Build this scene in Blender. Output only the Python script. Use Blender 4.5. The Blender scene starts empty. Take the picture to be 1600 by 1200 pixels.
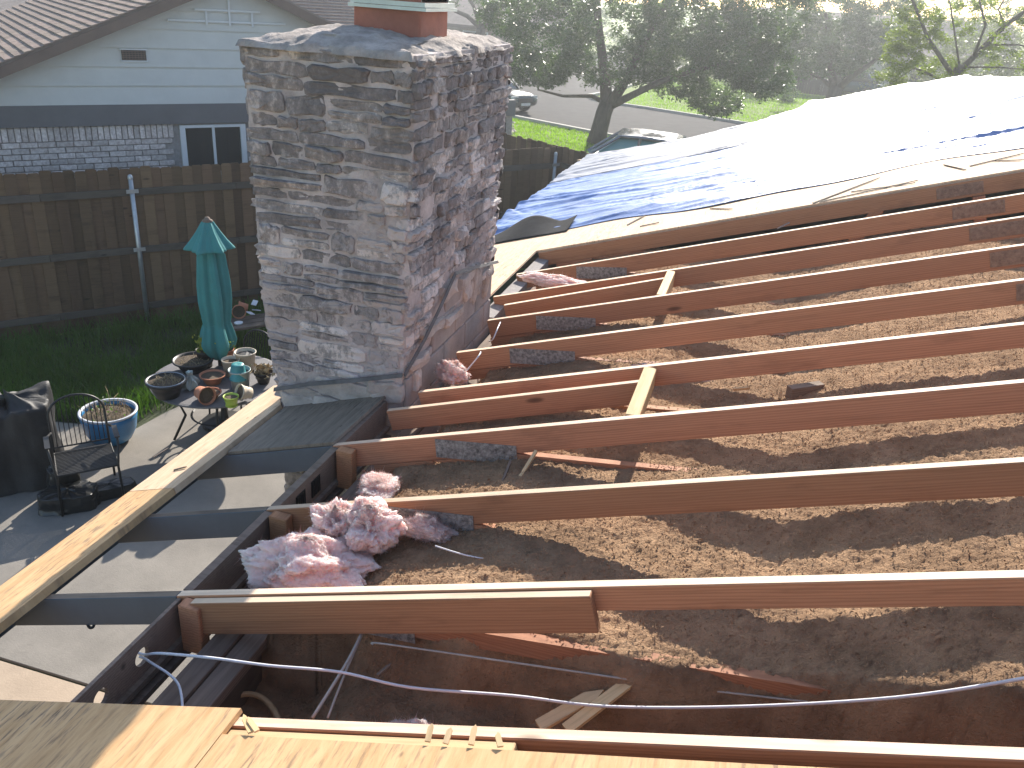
import bpy, bmesh, math, random
import numpy as np
from mathutils import Vector, Matrix
random.seed(7); RNG = np.random.default_rng(7)
sc = bpy.context.scene
C = sc.collection

# ------------------------------------------------------------------ camera
YAW, PITCH, ROLL, FPX = 0.25870, 0.43334, 0.07074, 1328.245
CAM = Vector((2.6344, -1.5093, 2.3641))
TH = 0.30464; TAN = math.tan(TH)            # roof pitch; origin on the eave, X up the slope, Y along the eave
G = -2.2                                    # yard level
ff = Vector((-math.sin(YAW)*math.cos(PITCH), math.cos(YAW)*math.cos(PITCH), -math.sin(PITCH)))
r0 = Vector((math.cos(YAW), math.sin(YAW), 0)); u0 = r0.cross(ff)
rr = r0*math.cos(ROLL) + u0*math.sin(ROLL); uu = -r0*math.sin(ROLL) + u0*math.cos(ROLL)
cd = bpy.data.cameras.new('camera'); cam = bpy.data.objects.new('camera', cd); C.objects.link(cam)
m = Matrix.Identity(4)
for i in range(3):
    m[i][0], m[i][1], m[i][2], m[i][3] = rr[i], uu[i], -ff[i], CAM[i]
cam.matrix_world = m
cd.sensor_fit = 'HORIZONTAL'; cd.sensor_width = 36; cd.lens = FPX/1600*36
cd.clip_start = 0.05; cd.clip_end = 2000
sc.camera = cam

# ------------------------------------------------------------------ sky, sun, exposure
SUN_EL = math.radians(28.8); SUN_AZ = math.radians(-2.5)      # azimuth from +Y towards +X
w = bpy.data.worlds.new('World'); sc.world = w; w.use_nodes = True
nt = w.node_tree; nt.nodes.clear()
sky = nt.nodes.new('ShaderNodeTexSky'); sky.sky_type = 'NISHITA'; sky.sun_disc = False
sky.sun_elevation = SUN_EL; sky.sun_rotation = SUN_AZ; sky.air_density = 1.0; sky.dust_density = 0.9; sky.ozone_density = 1.0
bg = nt.nodes.new('ShaderNodeBackground'); bg.inputs['Strength'].default_value = 0.13
wo = nt.nodes.new('ShaderNodeOutputWorld')
nt.links.new(sky.outputs[0], bg.inputs[0]); nt.links.new(bg.outputs[0], wo.inputs[0])
sd = bpy.data.lights.new('sun', 'SUN'); sd.energy = 5.0; sd.angle = math.radians(0.5); sd.color = (1, .925, .82)
so = bpy.data.objects.new('sun', sd); C.objects.link(so)
sdir = Vector((math.sin(SUN_AZ)*math.cos(SUN_EL), math.cos(SUN_AZ)*math.cos(SUN_EL), math.sin(SUN_EL)))
so.rotation_euler = sdir.to_track_quat('Z', 'Y').to_euler(); so.location = (0, 40, 30)
sc.view_settings.view_transform = 'Standard'; sc.view_settings.look = 'None'
sc.view_settings.exposure = 1.08; sc.view_settings.gamma = 1.0; sc.view_settings.use_curve_mapping = False
sc.render.engine = 'CYCLES'
sc.cycles.use_denoising = True; sc.cycles.max_bounces = 8; sc.cycles.diffuse_bounces = 4
sc.cycles.volume_bounces = 0; sc.cycles.transparent_max_bounces = 12
sc.cycles.sample_clamp_indirect = 6

# ------------------------------------------------------------------ survey helpers: sight line -> point on a real plane
def ray(px, py): return rr*((px-800)/FPX) - uu*((py-600)/FPX) + ff
def on_z(px, py, z): d = ray(px, py); return CAM + d*((z-CAM.z)/d.z)
def on_y(px, py, y): d = ray(px, py); return CAM + d*((y-CAM.y)/d.y)
def on_x(px, py, x): d = ray(px, py); return CAM + d*((x-CAM.x)/d.x)
def on_roof(px, py, dz=0.):
    d = ray(px, py); t = (dz + CAM.x*TAN - CAM.z)/(d.z - d.x*TAN); return CAM + d*t
def roof(x, y, dz=0.): return Vector((x, y, x*TAN+dz))

# ------------------------------------------------------------------ numpy noise
def _h(ix, iy, iz, s):
    n = (ix*374761393 + iy*668265263 + iz*2147483647 + s*1274126177) & 0xffffffff
    n = ((n ^ (n >> 13))*1274126177) & 0xffffffff
    return ((n ^ (n >> 16)) & 0xffff)/65535.0
def noise(x, y, z=0., s=0):
    x, y, z = np.broadcast_arrays(np.asarray(x, float), np.asarray(y, float), np.asarray(z, float))
    ix, iy, iz = [np.floor(a).astype(np.int64) for a in (x, y, z)]
    fx, fy, fz = x-ix, y-iy, z-iz
    fx, fy, fz = [f*f*(3-2*f) for f in (fx, fy, fz)]
    def L(a, b, t): return a+(b-a)*t
    c = [[[_h(ix+i, iy+j, iz+k, s) for k in (0, 1)] for j in (0, 1)] for i in (0, 1)]
    return L(L(L(c[0][0][0], c[1][0][0], fx), L(c[0][1][0], c[1][1][0], fx), fy),
             L(L(c[0][0][1], c[1][0][1], fx), L(c[0][1][1], c[1][1][1], fx), fy), fz)*2-1
def fbm(x, y, z=0., o=4, s=0, g=.5):
    v = 0.; a = 1.; f = 1.
    for i in range(o):
        v = v + a*noise(np.asarray(x)*f, np.asarray(y)*f, np.asarray(z)*f, s+i*17); a *= g; f *= 2.03
    return v

# ------------------------------------------------------------------ materials
M = {}
def nodes(name):
    mt = bpy.data.materials.new(name); mt.use_nodes = True
    t = mt.node_tree; b = t.nodes['Principled BSDF']; M[name] = mt
    return mt, t, b
def nd(t, kind, **kw):
    n = t.nodes.new(kind)
    for k, v in kw.items():
        if k.startswith('i_'): n.inputs[k[2:].replace('_', ' ')].default_value = v
        else: setattr(n, k, v)
    return n
def ramp(t, src, stops):
    r = t.nodes.new('ShaderNodeValToRGB'); e = r.color_ramp.elements
    while len(e) < len(stops): e.new(.5)
    for k, (p, c) in zip(e, stops):
        k.position = p; k.color = (*c, 1) if len(c) == 3 else c
    t.links.new(src, r.inputs[0]); return r.outputs[0]
def mix(t, a, b, f, mode='MIX'):
    n = t.nodes.new('ShaderNodeMix'); n.data_type = 'RGBA'; n.blend_type = mode
    for s, v in ((6, a), (7, b), (0, f)):
        if hasattr(v, 'is_linked'): t.links.new(v, n.inputs[s])
        else: n.inputs[s].default_value = (*v, 1) if isinstance(v, tuple) and len(v) == 3 else v
    return n.outputs[2]
def coords(t, scale=(1, 1, 1), kind='Object', jitter=True):
    tc = t.nodes.new('ShaderNodeTexCoord'); mp = t.nodes.new('ShaderNodeMapping')
    mp.inputs['Scale'].default_value = scale
    t.links.new(tc.outputs[kind], mp.inputs[0])
    if jitter:
        oi = t.nodes.new('ShaderNodeObjectInfo'); mu = t.nodes.new('ShaderNodeMath'); mu.operation = 'MULTIPLY'
        mu.inputs[1].default_value = 37.; t.links.new(oi.outputs['Random'], mu.inputs[0])
        t.links.new(mu.outputs[0], mp.inputs['Location'])
    return mp.outputs[0]
def noi(t, vec, scale, detail=5, rough=.6, dist=0.):
    n = nd(t, 'ShaderNodeTexNoise', i_Scale=scale, i_Detail=detail, i_Roughness=rough, i_Distortion=dist)
    t.links.new(vec, n.inputs['Vector']); return n.outputs[0]
def bump(t, b, h, strength, dist=.01):
    n = t.nodes.new('ShaderNodeBump'); n.inputs['Strength'].default_value = strength; n.inputs['Distance'].default_value = dist
    t.links.new(h, n.inputs['Height']); t.links.new(n.outputs[0], b.inputs['Normal'])
def objrand(t, col, lo, hi, hue=.0):
    oi = t.nodes.new('ShaderNodeObjectInfo'); mr = t.nodes.new('ShaderNodeMapRange')
    mr.inputs['To Min'].default_value = lo; mr.inputs['To Max'].default_value = hi
    t.links.new(oi.outputs['Random'], mr.inputs[0])
    hs = t.nodes.new('ShaderNodeHueSaturation'); t.links.new(mr.outputs[0], hs.inputs['Value'])
    if hue:
        wn = t.nodes.new('ShaderNodeTexWhiteNoise'); wn.noise_dimensions = '1D'; t.links.new(oi.outputs['Random'], wn.inputs['W'])
        m2 = t.nodes.new('ShaderNodeMapRange'); m2.inputs['To Min'].default_value = .5-hue; m2.inputs['To Max'].default_value = .5+hue
        t.links.new(wn.outputs[0], m2.inputs[0]); t.links.new(m2.outputs[0], hs.inputs['Hue'])
    t.links.new(col, hs.inputs['Color']); return hs.outputs[0]
def generic(name, c, var=.25, scale=6., rough=.7, bmp=.2, bscale=40., metal=0., rand=.0, spec=.5, c2=None, stretch=(1, 1, 1), hue=0., bdist=.01, coord='Object'):
    mt, t, b = nodes(name)
    v = coords(t, stretch, coord, coord == 'Object')
    a = noi(t, v, scale, 6, .65)
    dark = tuple(x*(1-var) for x in c) if c2 is None else c2; lite = tuple(min(1, x*(1+var)) for x in c)
    col = ramp(t, a, [(.3, dark), (.7, lite)])
    f = noi(t, v, scale*9, 3, .6)
    col = mix(t, col, tuple(x*.55 for x in c), ramp(t, f, [(.55, (0, 0, 0)), (.8, (var, var, var))]))
    if rand: col = objrand(t, col, 1-rand, 1+rand, hue)
    t.links.new(col, b.inputs['Base Color'])
    b.inputs['Roughness'].default_value = rough; b.inputs['Metallic'].default_value = metal
    b.inputs['Specular IOR Level'].default_value = spec
    if bmp: bump(t, b, noi(t, v, bscale, 5, .7), bmp, bdist)
    return mt
def lumber(name, c, c2, knots=True, rough=.75, rand=.16, grey=0.):
    mt, t, b = nodes(name)
    v = coords(t, (1, 1, 1)); vs = coords(t, (.35, 5, 5)); vf = coords(t, (2.2, 70, 70))
    warp = noi(t, v, 1.6, 3, .5)
    wv = nd(t, 'ShaderNodeTexWave', wave_type='BANDS', bands_direction='Z', i_Scale=5.5, i_Distortion=7., i_Detail=3., i_Detail_Scale=1.2)
    t.links.new(vs, wv.inputs[0])
    col = ramp(t, wv.outputs['Fac'], [(.1, c2), (.55, c), (.95, tuple(min(1, x*1.15) for x in c))])
    col = mix(t, col, c, .6)
    fine = noi(t, vf, 1., 5, .7)
    col = mix(t, col, tuple(x*.6 for x in c2), ramp(t, fine, [(.5, (0, 0, 0)), (.85, (.55, .55, .55))]))
    if knots:
        vo = nd(t, 'ShaderNodeTexVoronoi', feature='F1', i_Scale=1.); t.links.new(coords(t, (1.7, 5.5, 5.5)), vo.inputs['Vector'])
        k = ramp(t, vo.outputs['Distance'], [(.0, (.9, .9, .9)), (.055, (.7, .7, .7)), (.1, (0, 0, 0))])
        col = mix(t, col, tuple(x*.28 for x in c2), k)
    st = noi(t, coords(t, (.9, 3, 3)), 2.5, 5, .65)
    col = mix(t, col, (c2[0]*.45, c2[1]*.45, c2[2]*.5), ramp(t, st, [(.55, (0, 0, 0)), (.78, (.6, .6, .6))]))
    col = objrand(t, col, 1-rand, 1+rand, .006)
    t.links.new(col, b.inputs['Base Color']); b.inputs['Roughness'].default_value = rough
    b.inputs['Specular IOR Level'].default_value = .35
    bump(t, b, fine, .12, .003)
    return mt
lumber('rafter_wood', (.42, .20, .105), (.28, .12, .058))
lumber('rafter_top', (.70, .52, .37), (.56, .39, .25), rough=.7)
lumber('pale_wood', (.62, .44, .24), (.45, .28, .13), rough=.8)
lumber('grey_wood', (.20, .15, .115), (.11, .08, .06), rough=.85)
lumber('fence_wood', (.145, .088, .05), (.06, .037, .022), rough=.9, rand=.38)
lumber('rail_wood', (.10, .082, .066), (.055, .045, .037), rough=.9)
def plywood(name, c, c2, stain, amount):
    mt, t, b = nodes(name)
    vs = coords(t, (9, 1.2, 1)); v = coords(t)
    a = noi(t, vs, 3.2, 6, .7, .6)
    col = ramp(t, a, [(.3, c2), (.62, c)])
    sp = noi(t, coords(t, (34, 5, 1)), 2.2, 4, .6)
    patch = noi(t, v, 1.7, 4, .6)
    mul = t.nodes.new('ShaderNodeMath'); mul.operation = 'MULTIPLY'
    t.links.new(ramp(t, sp, [(.52, (0, 0, 0)), (.66, (1, 1, 1))]), mul.inputs[0]); t.links.new(ramp(t, patch, [(.38, (0, 0, 0)), (.62, (amount,)*3)]), mul.inputs[1])
    col = mix(t, col, stain, mul.outputs[0])
    vo = nd(t, 'ShaderNodeTexVoronoi', feature='F1', i_Scale=7.); t.links.new(coords(t, (1.6, .8, 1)), vo.inputs['Vector'])
    col = mix(t, col, tuple(x*.5 for x in stain), ramp(t, vo.outputs['Distance'], [(.0, (.9,)*3), (.05, (.6,)*3), (.09, (0, 0, 0))]))
    t.links.new(col, b.inputs['Base Color']); b.inputs['Roughness'].default_value = .8; b.inputs['Specular IOR Level'].default_value = .3
    bump(t, b, a, .3, .004); return mt
plywood('plywood', (.62, .40, .21), (.45, .265, .12), (.10, .075, .065), .8)
plywood('plywood_grey', (.23, .19, .15), (.14, .115, .09), (.05, .045, .04), .9)
plywood('plywood_pale', (.66, .49, .33), (.52, .35, .215), (.20, .13, .09), .7)
generic('grey_paint', (.062, .084, .108), .12, 5, .55, .1, 30)
generic('wood_dark', (.11, .085, .065), .35, 4, .85, .3, 30, stretch=(1, 1, 4))
def stone():
    mt, t, b = nodes('stone')
    v = coords(t); g = coords(t, kind='Object', jitter=False)
    gp = t.nodes.new('ShaderNodeNewGeometry'); sx = t.nodes.new('ShaderNodeSeparateXYZ'); t.links.new(gp.outputs['Position'], sx.inputs[0])
    oi = t.nodes.new('ShaderNodeObjectInfo')
    tone = ramp(t, oi.outputs['Random'], [(.0, (.46, .40, .385)), (.2, (.62, .54, .51)), (.34, (.31, .285, .28)), (.46, (.55, .475, .455)), (.58, (.40, .355, .35)), (.70, (.66, .575, .545)), (.78, (.84, .76, .72)), (1., (.80, .70, .65))])
    a = noi(t, v, 11, 6, .7)
    col = mix(t, tone, (.64, .57, .54), ramp(t, a, [(.5, (0, 0, 0)), (.75, (.7, .7, .7))]))
    # dark lichen crust, denser high on the stack where rain runs off the crown
    mp = t.nodes.new('ShaderNodeMapping'); t.links.new(gp.outputs['Position'], mp.inputs[0]); mp.inputs['Scale'].default_value = (1, 1, .7)
    l1 = noi(t, mp.outputs[0], 3.2, 6, .75); l2 = noi(t, mp.outputs[0], 26, 5, .75)
    hz = nd(t, 'ShaderNodeMapRange'); hz.inputs['From Min'].default_value = .2; hz.inputs['From Max'].default_value = 2.0
    hz.inputs['To Min'].default_value = -.05; hz.inputs['To Max'].default_value = .10; t.links.new(sx.outputs[2], hz.inputs[0])
    ad = nd(t, 'ShaderNodeMath', operation='ADD'); t.links.new(l1, ad.inputs[0]); t.links.new(hz.outputs[0], ad.inputs[1])
    ad2 = nd(t, 'ShaderNodeMath', operation='MULTIPLY_ADD'); t.links.new(l2, ad2.inputs[0]); ad2.inputs[1].default_value = .6; t.links.new(ad.outputs[0], ad2.inputs[2])
    col = mix(t, col, (.12, .112, .112), ramp(t, ad2.outputs[0], [(.76, (0, 0, 0)), (.84, (.5, .5, .5)), (1., (.8, .8, .8))]))
    t.links.new(col, b.inputs['Base Color']); b.inputs['Roughness'].default_value = .93; b.inputs['Specular IOR Level'].default_value = .2
    bump(t, b, noi(t, v, 38, 8, .8, .4), 1., .02)
stone()
generic('mortar', (.45, .395, .38), .35, 5, .95, .8, 60, bdist=.012)
generic('mortar_pale', (.47, .405, .365), .3, 6, .95, .8, 50, bdist=.015)
generic('block_concrete', (.33, .285, .265), .22, 5, .95, .5, 80, rand=.1)
generic('crown_mortar', (.36, .31, .275), .45, 7, .95, .9, 40, bdist=.015)
generic('flue_clay', (.33, .115, .075), .25, 4, .85, .3, 40)
generic('zinc', (.45, .47, .48), .15, 8, .4, .1, 60, metal=.8)
generic('flashing_lead', (.12, .115, .115), .4, 10, .65, .3, 40, metal=.3)
generic('loose_fill', (.43, .28, .172), .22, 5, .98, 1., 75, bdist=.022, c2=(.25, .16, .10), spec=.05)
generic('pink_fibre', (.86, .68, .635), .1, 9, .98, .8, 90, bdist=.015, c2=(.72, .49, .445), spec=.05)
_p = M['pink_fibre'].node_tree.nodes['Principled BSDF']; _p.inputs['Subsurface Weight'].default_value = .85; _p.inputs['Subsurface Radius'].default_value = (1., .75, .7); _p.inputs['Subsurface Scale'].default_value = .05
generic('concrete', (.215, .195, .168), .2, 1.6, .9, .35, 60, coord='Object')
generic('concrete_tan', (.40, .31, .225), .12, 3, .9, .3, 60)
generic('asphalt', (.07, .068, .068), .15, 2, .95, .4, 90, spec=.1)
generic('kerb_concrete', (.40, .38, .34), .15, 4, .9, .2, 40)
generic('soil', (.09, .065, .042), .4, 5, .97, .8, 40)
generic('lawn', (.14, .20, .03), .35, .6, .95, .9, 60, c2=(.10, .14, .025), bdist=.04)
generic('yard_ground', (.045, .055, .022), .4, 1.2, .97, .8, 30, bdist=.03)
generic('siding', (.56, .555, .53), .06, 2, .7, .1, 30)
generic('grey_trim', (.13, .125, .13), .1, 3, .65, .1, 30)
generic('brown_trim', (.155, .105, .08), .15, 3, .7, .1, 30)
generic('brick_white', (.56, .51, .485), .25, 22, .92, .5, 60, rand=.22, c2=(.36, .29, .27))
generic('brick_mortar', (.27, .25, .24), .2, 20, .95, .4, 60)
generic('shingle', (.235, .17, .135), .25, 14, .95, .5, 120, rand=.2, hue=.01)
generic('shingle_mass', (.21, .165, .14), .25, 3, .95, .5, 60)
generic('far_wall', (.30, .245, .20), .15, 3, .9, .1, 20)
generic('far_cream', (.48, .45, .36), .1, 3, .9, .1, 20)
generic('white_frame', (.62, .63, .64), .05, 4, .5, .05, 20)
generic('steel_post', (.42, .44, .45), .15, 8, .42, .1, 60, metal=.7)
generic('gang_steel', (.36, .335, .31), .5, 55, .5, .9, 160, metal=.2, c2=(.09, .08, .075))
generic('gang_rust', (.30, .19, .13), .4, 40, .6, .9, 160, c2=(.20, .115, .075))
generic('cable_white', (.62, .62, .66), .08, 20, .5, 0)
generic('wire_grey', (.40, .37, .33), .2, 20, .5, 0)
generic('felt_black', (.022, .023, .026), .3, 8, .95, .3, 60, spec=.1)
generic('black_cloth', (.018, .018, .019), .35, 6, .62, .35, 30)
generic('black_vinyl', (.017, .018, .018), .3, 6, .3, .2, 20)
generic('iron', (.025, .025, .025), .2, 10, .45, .1, 60, metal=.3)
generic('teal_cloth', (.042, .215, .21), .1, 5, .85, .15, 160)
generic('terracotta', (.40, .165, .09), .2, 9, .88, .2, 60, rand=.12)
generic('teal_pot', (.035, .22, .23), .12, 6, .45, 0)
generic('clear_plastic', (.32, .38, .36), .1, 6, .35, 0)
generic('cream_plastic', (.55, .47, .36), .12, 6, .5, 0)
generic('lime_plastic', (.40, .52, .07), .08, 6, .4, 0)
generic('black_plastic', (.022, .02, .02), .2, 6, .45, 0)
generic('blue_glaze', (.035, .20, .42), .14, 4, .25, 0)
generic('white_glaze', (.60, .62, .64), .06, 4, .3, 0)
generic('dry_stalk', (.36, .27, .15), .3, 20, .9, 0, rand=.1)
generic('bark', (.085, .068, .055), .4, 8, .95, .9, 30, stretch=(1, 1, .3), bdist=.04)
generic('car_dark', (.03, .042, .042), .06, 2, .22, 0, metal=.4)
generic('car_teal', (.045, .10, .10), .06, 2, .25, 0, metal=.3)
generic('car_silver', (.16, .17, .19), .06, 2, .22, 0, metal=.6)
generic('tyre_rubber', (.02, .02, .02), .2, 10, .85, .2, 40)
generic('rim_metal', (.4, .4, .42), .1, 10, .3, 0, metal=.9)
generic('headlamp', (.6, .62, .64), .1, 10, .12, 0)
generic('red_rag', (.5, .06, .05), .1, 10, .8, 0)
generic('river_stone', (.40, .34, .29), .3, 9, .9, .3, 40, rand=.3)
def glass(name, tint, rough=.06):
    mt, t, b = nodes(name)
    b.inputs['Base Color'].default_value = (*tint, 1); b.inputs['Roughness'].default_value = rough; b.inputs['Specular IOR Level'].default_value = .8
    b.inputs['Coat Weight'].default_value = .5; b.inputs['Coat Roughness'].default_value = .03
glass('window_glass', (.022, .03, .034)); glass('car_glass', (.03, .15, .145), .12); glass('car_glass_dark', (.01, .02, .022))
def leaf(name, c, trans, rough=.45):
    mt, t, b = nodes(name); out = t.nodes['Material Output']
    v = coords(t, kind='Object', jitter=False)
    col = ramp(t, noi(t, v, 1.1, 4, .6), [(.3, tuple(x*.6 for x in c)), (.7, tuple(x*1.35 for x in c))])
    col = mix(t, col, (c[0]*1.6, c[1]*1.4, c[2]), ramp(t, noi(t, v, 13, 2, .5), [(.5, (0, 0, 0)), (.8, (.6, .6, .6))]))
    t.links.new(col, b.inputs['Base Color']); b.inputs['Roughness'].default_value = rough; b.inputs['Specular IOR Level'].default_value = .4
    tr = t.nodes.new('ShaderNodeBsdfTranslucent'); t.links.new(mix(t, col, (1.5, 1.9, .5), 1., 'MULTIPLY'), tr.inputs[0])
    mx = t.nodes.new('ShaderNodeMixShader'); mx.inputs[0].default_value = trans
    t.links.new(b.outputs[0], mx.inputs[1]); t.links.new(tr.outputs[0], mx.inputs[2]); t.links.new(mx.outputs[0], out.inputs[0])
leaf('oak_leaf', (.062, .094, .048), .32, .36); leaf('spring_leaf', (.115, .135, .022), .5); leaf('olive_leaf', (.10, .115, .035), .4)
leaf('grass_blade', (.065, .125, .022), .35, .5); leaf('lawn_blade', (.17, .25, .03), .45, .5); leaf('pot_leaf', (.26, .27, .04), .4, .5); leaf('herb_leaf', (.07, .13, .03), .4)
def tarp(name, c, rough, trans):
    mt, t, b = nodes(name); v = coords(t, jitter=False)
    col = ramp(t, noi(t, v, 2.2, 5, .6), [(.3, tuple(x*.8 for x in c)), (.7, tuple(min(1, x*1.15) for x in c))])
    t.links.new(col, b.inputs['Base Color']); b.inputs['Roughness'].default_value = rough; b.inputs['Specular IOR Level'].default_value = .2
    bump(t, b, noi(t, v, 14, 6, .75, .6), .3, .02)
tarp('tarp_blue', (.14, .23, .47), .36, 0); tarp('tarp_white', (.27, .28, .32), .36, 0)

# ------------------------------------------------------------------ mesh helpers
def fast_mesh(name, V, F):
    """V (n,3) array, F (m,k) array of equal-size faces."""
    me = bpy.data.meshes.new(name); V = np.asarray(V, np.float32); F = np.asarray(F, np.int32)
    k = F.shape[1]
    me.vertices.add(len(V)); me.vertices.foreach_set('co', V.ravel())
    me.loops.add(F.size); me.loops.foreach_set('vertex_index', F.ravel())
    me.polygons.add(len(F)); me.polygons.foreach_set('loop_start', np.arange(0, F.size, k, dtype=np.int32))
    me.polygons.foreach_set('loop_total', np.full(len(F), k, np.int32))
    me.update(calc_edges=True); me.validate(); return me
def link(name, me, mat, parent=None, loc=None, smooth=False):
    o = bpy.data.objects.new(name, me); C.objects.link(o)
    if mat is not None and not me.materials: me.materials.append(M[mat])
    if smooth: me.polygons.foreach_set('use_smooth', np.ones(len(me.polygons), bool)); me.update()
    if parent is not None: o.parent = parent
    if loc is not None: o.location = loc
    return o
def empty(name, loc=(0, 0, 0), rz=0.):
    o = bpy.data.objects.new(name, None); C.objects.link(o); o.location = loc; o.rotation_euler = (0, 0, rz); o.empty_display_size = .1
    return o
def tag(o, label, cat, group=None, kind=None):
    o['label'] = label; o['category'] = cat
    if group: o['group'] = group
    if kind: o['kind'] = kind
    return o
def struct(o, kind='structure'):
    o['kind'] = kind; return o
class MB:
    def __init__(s): s.v = []; s.f = []
    def add(s, V, F):
        n = len(s.v); s.v += [tuple(p) for p in V]; s.f += [tuple(i+n for i in f) for f in F]; return s
    def box(s, a, b):
        (x0, y0, z0), (x1, y1, z1) = a, b
        return s.add([(x0, y0, z0), (x1, y0, z0), (x1, y1, z0), (x0, y1, z0), (x0, y0, z1), (x1, y0, z1), (x1, y1, z1), (x0, y1, z1)],
                     [(0, 3, 2, 1), (4, 5, 6, 7), (0, 1, 5, 4), (1, 2, 6, 5), (2, 3, 7, 6), (3, 0, 4, 7)])
    def tube(s, pts, r, n=8, cap=True):
        pts = [Vector(p) for p in pts]; rs = r if isinstance(r, (list, tuple)) else [r]*len(pts); V = []; F = []
        t = (pts[1]-pts[0]).normalized(); a = t.orthogonal().normalized()
        for i, p in enumerate(pts):
            t = (pts[min(i+1, len(pts)-1)]-pts[max(i-1, 0)]).normalized()
            a = (a-t*a.dot(t)).normalized(); b = t.cross(a)
            V += [p+(a*math.cos(2*math.pi*k/n)+b*math.sin(2*math.pi*k/n))*rs[i] for k in range(n)]
        for i in range(len(pts)-1):
            F += [(i*n+k, i*n+(k+1) % n, (i+1)*n+(k+1) % n, (i+1)*n+k) for k in range(n)]
        if cap: F += [tuple(range(n))[::-1], tuple((len(pts)-1)*n+k for k in range(n))]
        return s.add(V, F)
    def lathe(s, prof, n=24, fold=None, cap=False):
        V = []; F = []
        for i, (r, z) in enumerate(prof):
            for k in range(n):
                a = 2*math.pi*k/n; q = r*(fold(a, i, z) if fold else 1)
                V.append((q*math.cos(a), q*math.sin(a), z))
        for i in range(len(prof)-1):
            F += [(i*n+k, i*n+(k+1) % n, (i+1)*n+(k+1) % n, (i+1)*n+k) for k in range(n)]
        if cap: F += [tuple(range(n))[::-1], tuple((len(prof)-1)*n+k for k in range(n))]
        return s.add(V, F)
    def mesh(s, name):
        me = bpy.data.meshes.new(name); me.from_pydata(s.v, [], s.f); me.update(); return me
    def build(s, name, mat, parent=None, loc=None, smooth=False): return link(name, s.mesh(name), mat, parent, loc, smooth)
def frame(o, origin, ex, ez, parent=None):
    """place o with local X along ex and local Z near ez"""
    ex = Vector(ex).normalized(); ey = Vector(ez).cross(ex).normalized(); ez = ex.cross(ey)
    mm = Matrix.Identity(4)
    for i in range(3): mm[i][0], mm[i][1], mm[i][2], mm[i][3] = ex[i], ey[i], ez[i], origin[i]
    if parent is not None:
        pm = Matrix.Translation(parent.location) @ parent.rotation_euler.to_matrix().to_4x4(); o.parent = parent; mm = pm.inverted() @ mm
    o.matrix_basis = mm; return o
def bevel_mesh(me, off, seg=1):
    bm = bmesh.new(); bm.from_mesh(me); bmesh.ops.bevel(bm, geom=bm.edges[:], offset=off, segments=seg, affect='EDGES', profile=.5); bm.to_mesh(me); bm.free()
def beam(name, A, B, wid, dep, mat, parent=None, up=(0, 0, 1), bev=.003, wob=0.):
    """timber whose TOP centre line runs A->B (dep measured down from it)"""
    A, B = Vector(A), Vector(B); L = (B-A).length
    n = max(1, int(L/.35)) if wob else 1
    V = []; F = []
    for i in range(n+1):
        x = L*i/n; dy = wob*math.sin(x*1.7+A.y*9)*.5; dz = wob*.6*math.sin(x*2.3+A.y*5)
        V += [(x, -wid/2+dy, -dep+dz), (x, wid/2+dy, -dep+dz), (x, wid/2+dy, dz), (x, -wid/2+dy, dz)]
    for i in range(n):
        for k in range(4): F.append((4*i+k, 4*i+4+k, 4*i+4+(k+1) % 4, 4*i+(k+1) % 4))
    F += [(3, 2, 1, 0)[::-1], (4*n, 4*n+1, 4*n+2, 4*n+3)]
    F[-2] = (0, 1, 2, 3)
    me = bpy.data.meshes.new(name); me.from_pydata(V, [], F); me.update()
    bm = bmesh.new(); bm.from_mesh(me); bmesh.ops.recalc_face_normals(bm, faces=bm.faces[:]); bm.to_mesh(me); bm.free()
    if bev and n == 1: bevel_mesh(me, bev)
    o = link(name, me, mat); return frame(o, A, B-A, up, parent)
def sheet(name, poly, z, mat, thick=0.):
    mb = MB(); n = len(poly)
    mb.add([(x, y, z) for x, y in poly], [tuple(range(n))])
    if thick: mb.add([(x, y, z-thick) for x, y in poly], [tuple(range(n))[::-1]]); mb.f += [(i, n+i, n+(i+1) % n, (i+1) % n) for i in range(n)]
    return mb.build(name, mat)
def splinter(name, a, b, wdt, mat, parent=None, thick=.006):
    """thin pointed sliver of wood from a to b"""
    a, b = Vector(a), Vector(b); L = (b-a).length; mb = MB()
    V = [(0, -wdt*.4, 0), (0, wdt*.4, 0), (L*.75, wdt*.5, 0), (L, wdt*.05, 0), (L*.85, -wdt*.25, 0)]
    mb.add([(x, y, z+thick) for x, y, z in V]+[(x, y, z) for x, y, z in V], [(0, 1, 2, 3, 4), (9, 8, 7, 6, 5)]+[(i, i+5, (i+1) % 5+5, (i+1) % 5) for i in range(5)])
    mb.f = [f[::-1] for f in mb.f]
    o = mb.build(name, mat); return frame(o, a, b-a, (0, 0, 1), parent)
def roof_slab(name, poly, thick, mat, dz=0., parent=None):
    """deck piece lying on the roof plane; object axes follow the slope"""
    o0 = roof(*poly[0], dz); c = math.cos(TH); mb = MB(); n = len(poly)
    L = [((x-poly[0][0])/c, y-poly[0][1]) for x, y in poly]
    mb.add([(x, y, thick) for x, y in L]+[(x, y, 0) for x, y in L], [tuple(range(n)), tuple(range(n, 2*n))[::-1]]+[(i, n+i, n+(i+1) % n, (i+1) % n) for i in range(n)])
    o = mb.build(name, mat)
    bm = bmesh.new(); bm.from_mesh(o.data); bmesh.ops.recalc_face_normals(bm, faces=bm.faces[:]); bm.to_mesh(o.data); bm.free()
    return frame(o, o0, (1, 0, TAN), (0, 0, 1), parent)
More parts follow.
